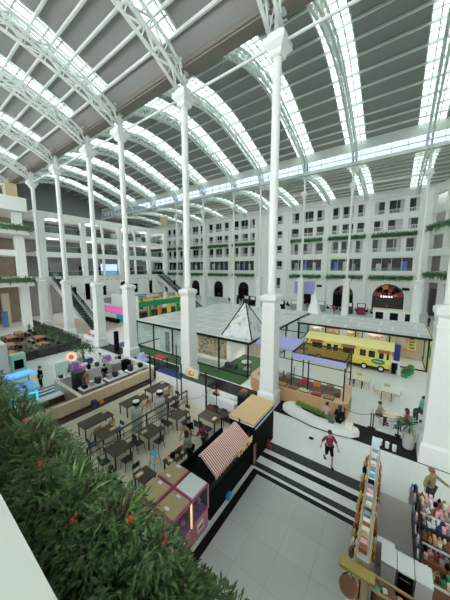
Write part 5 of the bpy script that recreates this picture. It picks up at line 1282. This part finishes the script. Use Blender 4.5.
for k, (x, y, m, l) in enumerate(((-22.6,9.9,PINK,'hot pink ride-on toy car'),(-22.3,10.8,YELLOW,'yellow ride-on toy car'),(-24.2,11.0,NAVY,'navy ride-on toy car'),(-24.0,9.6,PURPLE,'purple ride-on toy car'),(-23.4,12.4,PURPLE,'purple and white ride-on toy car'),(-20.6,14.6,LILAC,'lilac ride-on toy car'))):
    t = T('toy_car', l + ' in the play corner', 'toy car', (x, y, 0), 'ride-on toy cars'); MB().yprism([(x-.6,.25),(x+.6,.25),(x+.62,.55),(x+.25,.62),(x+.1,.9),(x-.5,.9),(x-.62,.6)], y-.35, y+.35).build('body', m, t, bev=.08)
    for sx in (-.38,.38):
        for sy in (-.36,.36): MB().tube([(x+sx,y+sy-.06,.2),(x+sx,y+sy+.06,.2)], .2, 12).build('wheel', BLACKM, t)
    MB().box(x-.25,y-.25,.9,x+.0,y+.25,1.15).build('seat', PAPER, t, bev=.05)
bt = T('bushy_tree', 'low bushy green tree in the middle of the play corner', 'plant', (-26.0, 11.3, 0)); MB().lathe([(.5,0),(.55,.4),(.6,.45)], 14, -26, 11.3).build('pot', GREY, bt); MB().tube([(-26,11.3,.4),(-26,11.3,1.3)], .08, 8).build('trunk', BROWN, bt); f = MB()
for k in range(600):
    a = rnd(0,2*PI); e = rnd(-.3,1.4); u = rnd(.5,1)*1.25
    f.leaf((-26+u*math.cos(a)*math.cos(e), 11.3+u*math.sin(a)*math.cos(e), 1.2+.8*u*math.sin(e)), (rnd(-1,1),rnd(-1,1),rnd(-.5,1)), rnd(.2,.4), rnd(.06,.12), .6)
f.build('foliage', LEAF, bt)
# seating garden with hedges by the gallery corner
flat('trim_23', -46, 4, -31.6, 13.2, mat('garden_deck', (.13,.10,.08), .5, var=.3), 0, .01)
def hedge(x0, y0, x1, y1, lab, n):
    t = T('hedge_box', lab, 'hedge', ((x0+x1)/2, (y0+y1)/2, 0), 'hedge boxes round the seating garden')
    MB().box(x0,y0,0,x1,y1,.9).build('box', DARK, t); f = MB()
    for k in range(n): f.leaf((rnd(x0+.12,x1-.12), rnd(y0+.15,y1-.15), .85+rnd(0,.5)), (rnd(-.6,.6),rnd(-.6,.6),rnd(.1,1)), rnd(.15,.3), rnd(.06,.12), .5)
    f.build('foliage', LEAF, t)
for k in range(4): hedge(-31.8, 5.0+k*2.0, -31.2, 6.9+k*2.0, '%s hedge box along the white aisle from the white block' % ORD[k], 160)
for k in range(6): hedge(-34.3-k*2.4, 13.2, -32.0-k*2.4, 13.8, '%s hedge box along the column side from the aisle corner' % ORD[k], 160)
for k, (x, y) in enumerate(((-33.5,7.2),(-34.5,10.5),(-37.5,8.0),(-38.5,11.4),(-41.5,9.2),(-43.5,10.6))):
    t = T('garden_table', '%s low orange-brown table of the hedged seating garden' % ORD[k], 'table', (x, y, 0), 'tables of the hedged garden'); MB().box(x-.9,y-.5,.6,x+.9,y+.5,.68).build('tabletop', mat('rust_wood', (.42,.20,.10), .5), t)
    for sx in (-.8,.8):
        for sy in (-.4,.4): MB().box(x+sx-.04,y+sy-.04,.01,x+sx+.04,y+sy+.04,.6).build('leg', BLACK, t)
    for s in (-1,1):
        b = T('garden_bench', 'dark bench on the %s of the %s garden table' % ('shrub side' if s < 0 else 'column side', ORD[k]), 'bench', (x, y+s*.9, 0), 'benches of the hedged garden'); MB().box(x-.9,y+s*.9-.2,.38,x+.9,y+s*.9+.2,.46).build('seat', (REDWOOD, mat('grey_cushion', (.22,.22,.22), .7))[k % 2], b); MB().box(x-.8,y+s*.9-.15,.01,x-.7,y+s*.9+.15,.38).build('leg', BLACK, b); MB().box(x+.7,y+s*.9-.15,.01,x+.8,y+s*.9+.15,.38).build('leg', BLACK, b)
for k in range(7):
    x = -45+k*2.1; t = T('potted_shrub', '%s spiky shrub behind the hedge boxes from the gallery corner' % ORD[k], 'plant', (x, 12.2, 0), 'spiky shrubs of the hedged garden'); MB().lathe([(.25,0.01),(.3,.5)], 10, x, 12.2).build('pot', DARK, t); f = MB()
    for q in range(60): f.leaf((x, 12.2, .5+rnd(0,.6)), (rnd(-1,1),rnd(-1,1),rnd(.2,1.4)), rnd(.4,.8), .08, .4)
    f.build('foliage', LEAF2, t)
# white boat sofa, blue mat, pink shop under the gallery
so = T('lounge_sofa', 'white rounded lounge sofa with coral cushions at the escalator foot', 'sofa', (-33.8, 16.2, 0)); MB().prism([(-35.6,16.0),(-34.9,15.3),(-33.0,15.1),(-32.2,15.6),(-32.3,16.3),(-33.5,16.9),(-35,16.9)], 0, .5).build('seat', PAPER, so, bev=.08)
MB().prism([(-35.4,16.5),(-34.9,16.4),(-33.4,16.5),(-32.5,16.2),(-32.5,16.5),(-33.5,16.9),(-35,16.9)], .5, .95).build('backrest', PAPER, so, bev=.06)
for k in range(4): MB().ball((-34.9+k*.65, 15.9, .62), .25, (1,.6,.6), 8).build('cushion', (LPINK, RED)[k % 2], so, smooth=True)
tag(MB().prism([(-29.2,16.4),(-25.1,16.6),(-25.1,18.2),(-29.2,17.8)], .006, .02).build('floor_mat', mat('blue_pattern', (.06,.09,.25), .6, var=.6, scale=3)), 'dark blue patterned floor mat between two thick columns', 'mat')
tag(MB().box(-26.9,15.2,0,-26.5,15.6,2.3).build('info_pillar', BLACKM), 'slim black information pillar by the blue floor mat', 'pillar')
tag(MB().lathe([(.25,0),(.3,.5)], 12, -27.6, 16.1).build('grey_bin', GREY), 'round grey bin by the blue floor mat', 'bin')
sp_ = T('toy_shop', 'white shop front with a hot pink sign band under the gallery', 'shop', (-43, 24, 0))
MB().box(-47,26.6,0,-38.6,27.0,4.6).build('back_wall', WALLW, sp_); MB().box(-47.3,24.0,2.9,-38.4,24.25,3.2).build('beam', PAPER, sp_)
MB().box(-46.6,24.2,1.5,-38.7,24.35,2.8).build('grey_sign', mat('sign_teal', (.30,.42,.45), .4), sp_); MB().box(-44.8,24.12,1.6,-39.4,24.2,2.7).build('pink_sign', mat('pink_glow', (.9,.12,.5), .4, emit=(1,.15,.6), es=.35), sp_)
for k in range(6): MB().box(-44.3+k*.8,24.07,1.95,-43.85+k*.8,24.12,2.35).build('letter', LPINK, sp_)
MB().box(-41.8,24.4,.1,-38.4,24.5,1.4).build('cyan_screen', CYAN, sp_); MB().box(-44.5,23.4,.0,-40.0,23.9,.7).build('black_counter', BLACKM, sp_)
for x, y in ((-47.1,24.1),(-38.5,24.1)): MB().box(x-.15,y-.15,0,x+.15,y+.15,2.9).build('post', PAPER, sp_)
for k, (y, w) in enumerate(((25.5,1.6),(20.5,.8),(33.0,1.7))): tag(MB().box(-49.78,y,4.2,-49.7,y+w,6.2).build('wall_screen', BLACKM), 'black screen on the gallery wall, %s' % ('above the toy shop','beside the escalator','nearer the stall')[k], 'screen')
struct(MB().box(-50.2,20.6,3.6,-49.8,44,6.8).build('wall_left_fascia', WALLW))
for k in range(3):
    y = 28.0+k*4.4
    tt = T('small_shop', '%s coloured shop under the gallery beyond the pink sign' % ORD[k], 'shop', (-49.6, y+2, 0), 'shop fronts under the gallery'); MB().box(-49.7,y,0,-49.5,y+4.0,3.4).build('wall', (mat('sf1',(.45,.62,.55),.5), mat('sf2',(.80,.62,.30),.5), mat('sf3',(.5,.42,.55),.5))[k], tt); MB().box(-49.5,y+.3,.1,-49.45,y+1.8,2.6).build('show_window', confetti('sfg%d' % k, [(.7,.3,.3),(.8,.6,.3),(.3,.5,.5),(.7,.7,.65)], 3), tt); MB().box(-49.5,y+2.4,.02,-49.45,y+3.4,2.5).build('door', DARK, tt); MB().box(-49.5,y+.2,2.75,-49.42,y+3.8,3.3).build('sign_band', (LYELLOW, TEAL, CREAM)[k], tt)
# green and yellow stall
gs = T('market_stall', 'stall with a green scalloped band and yellow goods on top', 'stall', (-40, 33, 0))
for k in range(6):
    y = 27.3+k*2.45; MB().box(-39.6,y-.08,0,-39.4,y+.08,2.6).build('post', YELLOW, gs)
MB().box(-39.7,27.2,2.3,-39.3,39.8,3.3).build('green_band', GREEN, gs); MB().box(-43,27.2,2.6,-39.7,39.8,2.75).build('roof', GREEN, gs); MB().box(-42.6,28.6,0,-40.4,39.6,.9).build('counter', mat('dark_goods', (.16,.10,.08), .6, var=.5), gs)
for k in range(9): tag(MB().ball((-39.9,28.0+k*1.4,3.5), .55, (1,1,.42), 8).build('yellow_lantern', YELLOW, smooth=True), '%s yellow lantern on the green stall from the thick column' % ORD[8-k], 'lantern', 'yellow lanterns on the green stall')
for k in range(4): MB().box(-39.55,29.4+k*2.6,.3,-39.45,30.4+k*2.6,2.2).build('hanging_cloth', (GREEN, ORANGE, YELLOW, GREEN)[k], gs)
# far white counters and machines on the floor before the arches
def counter(x0, y0, x1, y1, h, lab, n):
    t = T('white_counter', lab, 'counter', ((x0+x1)/2, (y0+y1)/2, 0), 'white counters before the arched gates'); MB().box(x0,y0,0,x1,y1,h).build('body', PAPER, t)
    MB().box(x0-.08,y0-.08,h,x1+.08,y1+.08,h+.1).build('top', CREAM, t)
    for k in range(n): x = x0+(x1-x0)*(k+.2)/n; MB().box(x,y0-.04,h*.3,x+(x1-x0)/n*.55,y0,h*.85).build('dark_front', BLACKM, t)
    return t
counter(-33, 40, -27.5, 42, 1.5, 'far white counter with dark fronts before the black gate', 3)
counter(-3.0, 50.5, 3.4, 52.5, 2.4, 'white counter with three dark openings before the widest gate', 3)
for k, (x, y, m, l) in enumerate(((-36,56,BLACKM,'black'),(-33,57,DARK,'dark grey'),(-30.5,56,BLACKM,'second black'),(-27,57,NAVY,'navy'),(-23.5,54,BLUE,'bright blue'),(-21.5,53,BLACKM,'third black'),(-19,55,GREY,'grey'),(-8,58,DARK,'second dark grey'),(-5.6,58,MAROON,'maroon'),(-13.5,57,GREY,'second grey'))):
    t = T('game_cabinet', '%s game cabinet on the far floor before the arched gates' % l, 'game cabinet', (x, y, 0), 'game cabinets on the far floor'); MB().xprism([(y-.6,0),(y+.6,0),(y+.6,2.3),(y+.1,2.4),(y-.1,1.5),(y-.6,1.1)], x-.8, x+.8).build('cabinet', m, t); MB().hexa([(x-.6,y-.12,1.55),(x+.6,y-.12,1.55),(x+.6,y+.06,2.25),(x-.6,y+.06,2.25)],[(x-.6,y-.16,1.56),(x+.6,y-.16,1.56),(x+.6,y+.02,2.26),(x-.6,y+.02,2.26)]).build('screen', PAPER, t)
for k in range(14):
    x = -40 + k*3.1; y = 60.5 + 1.6*(k % 2)
    t = T('cafe_table', '%s dark cafe table from the gallery before the arched gates' % ORD[k], 'table', (x, y, 0), 'dark cafe tables before the arched gates')
    MB().lathe([(.65,.72),(.65,.78)], 12, x, y).build('tabletop', DARK, t); MB().lathe([(.35,0),(.35,.04),(.06,.08),(.06,.72)], 8, x, y).build('leg', BLACK, t)
    for q in (-1, 1):
        c = T('cafe_chair', 'dark chair on the %s side of the %s cafe table before the gates' % ('gallery' if q < 0 else 'bus', ORD[k]), 'chair', (x+q*1.0, y, 0), 'dark cafe chairs before the arched gates')
        MB().box(x+q*1.0-.24, y-.24, 0, x+q*1.0+.24, y+.24, .46).build('seat', BLACKM, c); MB().box(x+q*1.2-.05, y-.24, .46, x+q*1.2+.05, y+.24, .95).build('backrest', BLACKM, c)
# people on the far floor
for k, (x, y, m, sh) in enumerate(((-16.5,57,DARK,GREY),(-15.8,48,GREY,RED),(5.0,52,BLACKM,DARK),(-26.5,50,DARK,NAVY),(-34.5,52,BLACKM,BROWN),(-10.5,56,RED,DARK))):
    person('person in %s walking on the far floor %s' % (('dark grey','grey','black','dark clothes','black','red')[k], ('before the lilac panel','behind the slim pyramid','by the dark doorway','behind the printed pyramid','by the far white counter','before the navy gate')[k]), (x, y, 0), rnd(0,6), 'walk' if k % 2 else 'stand', m, sh)
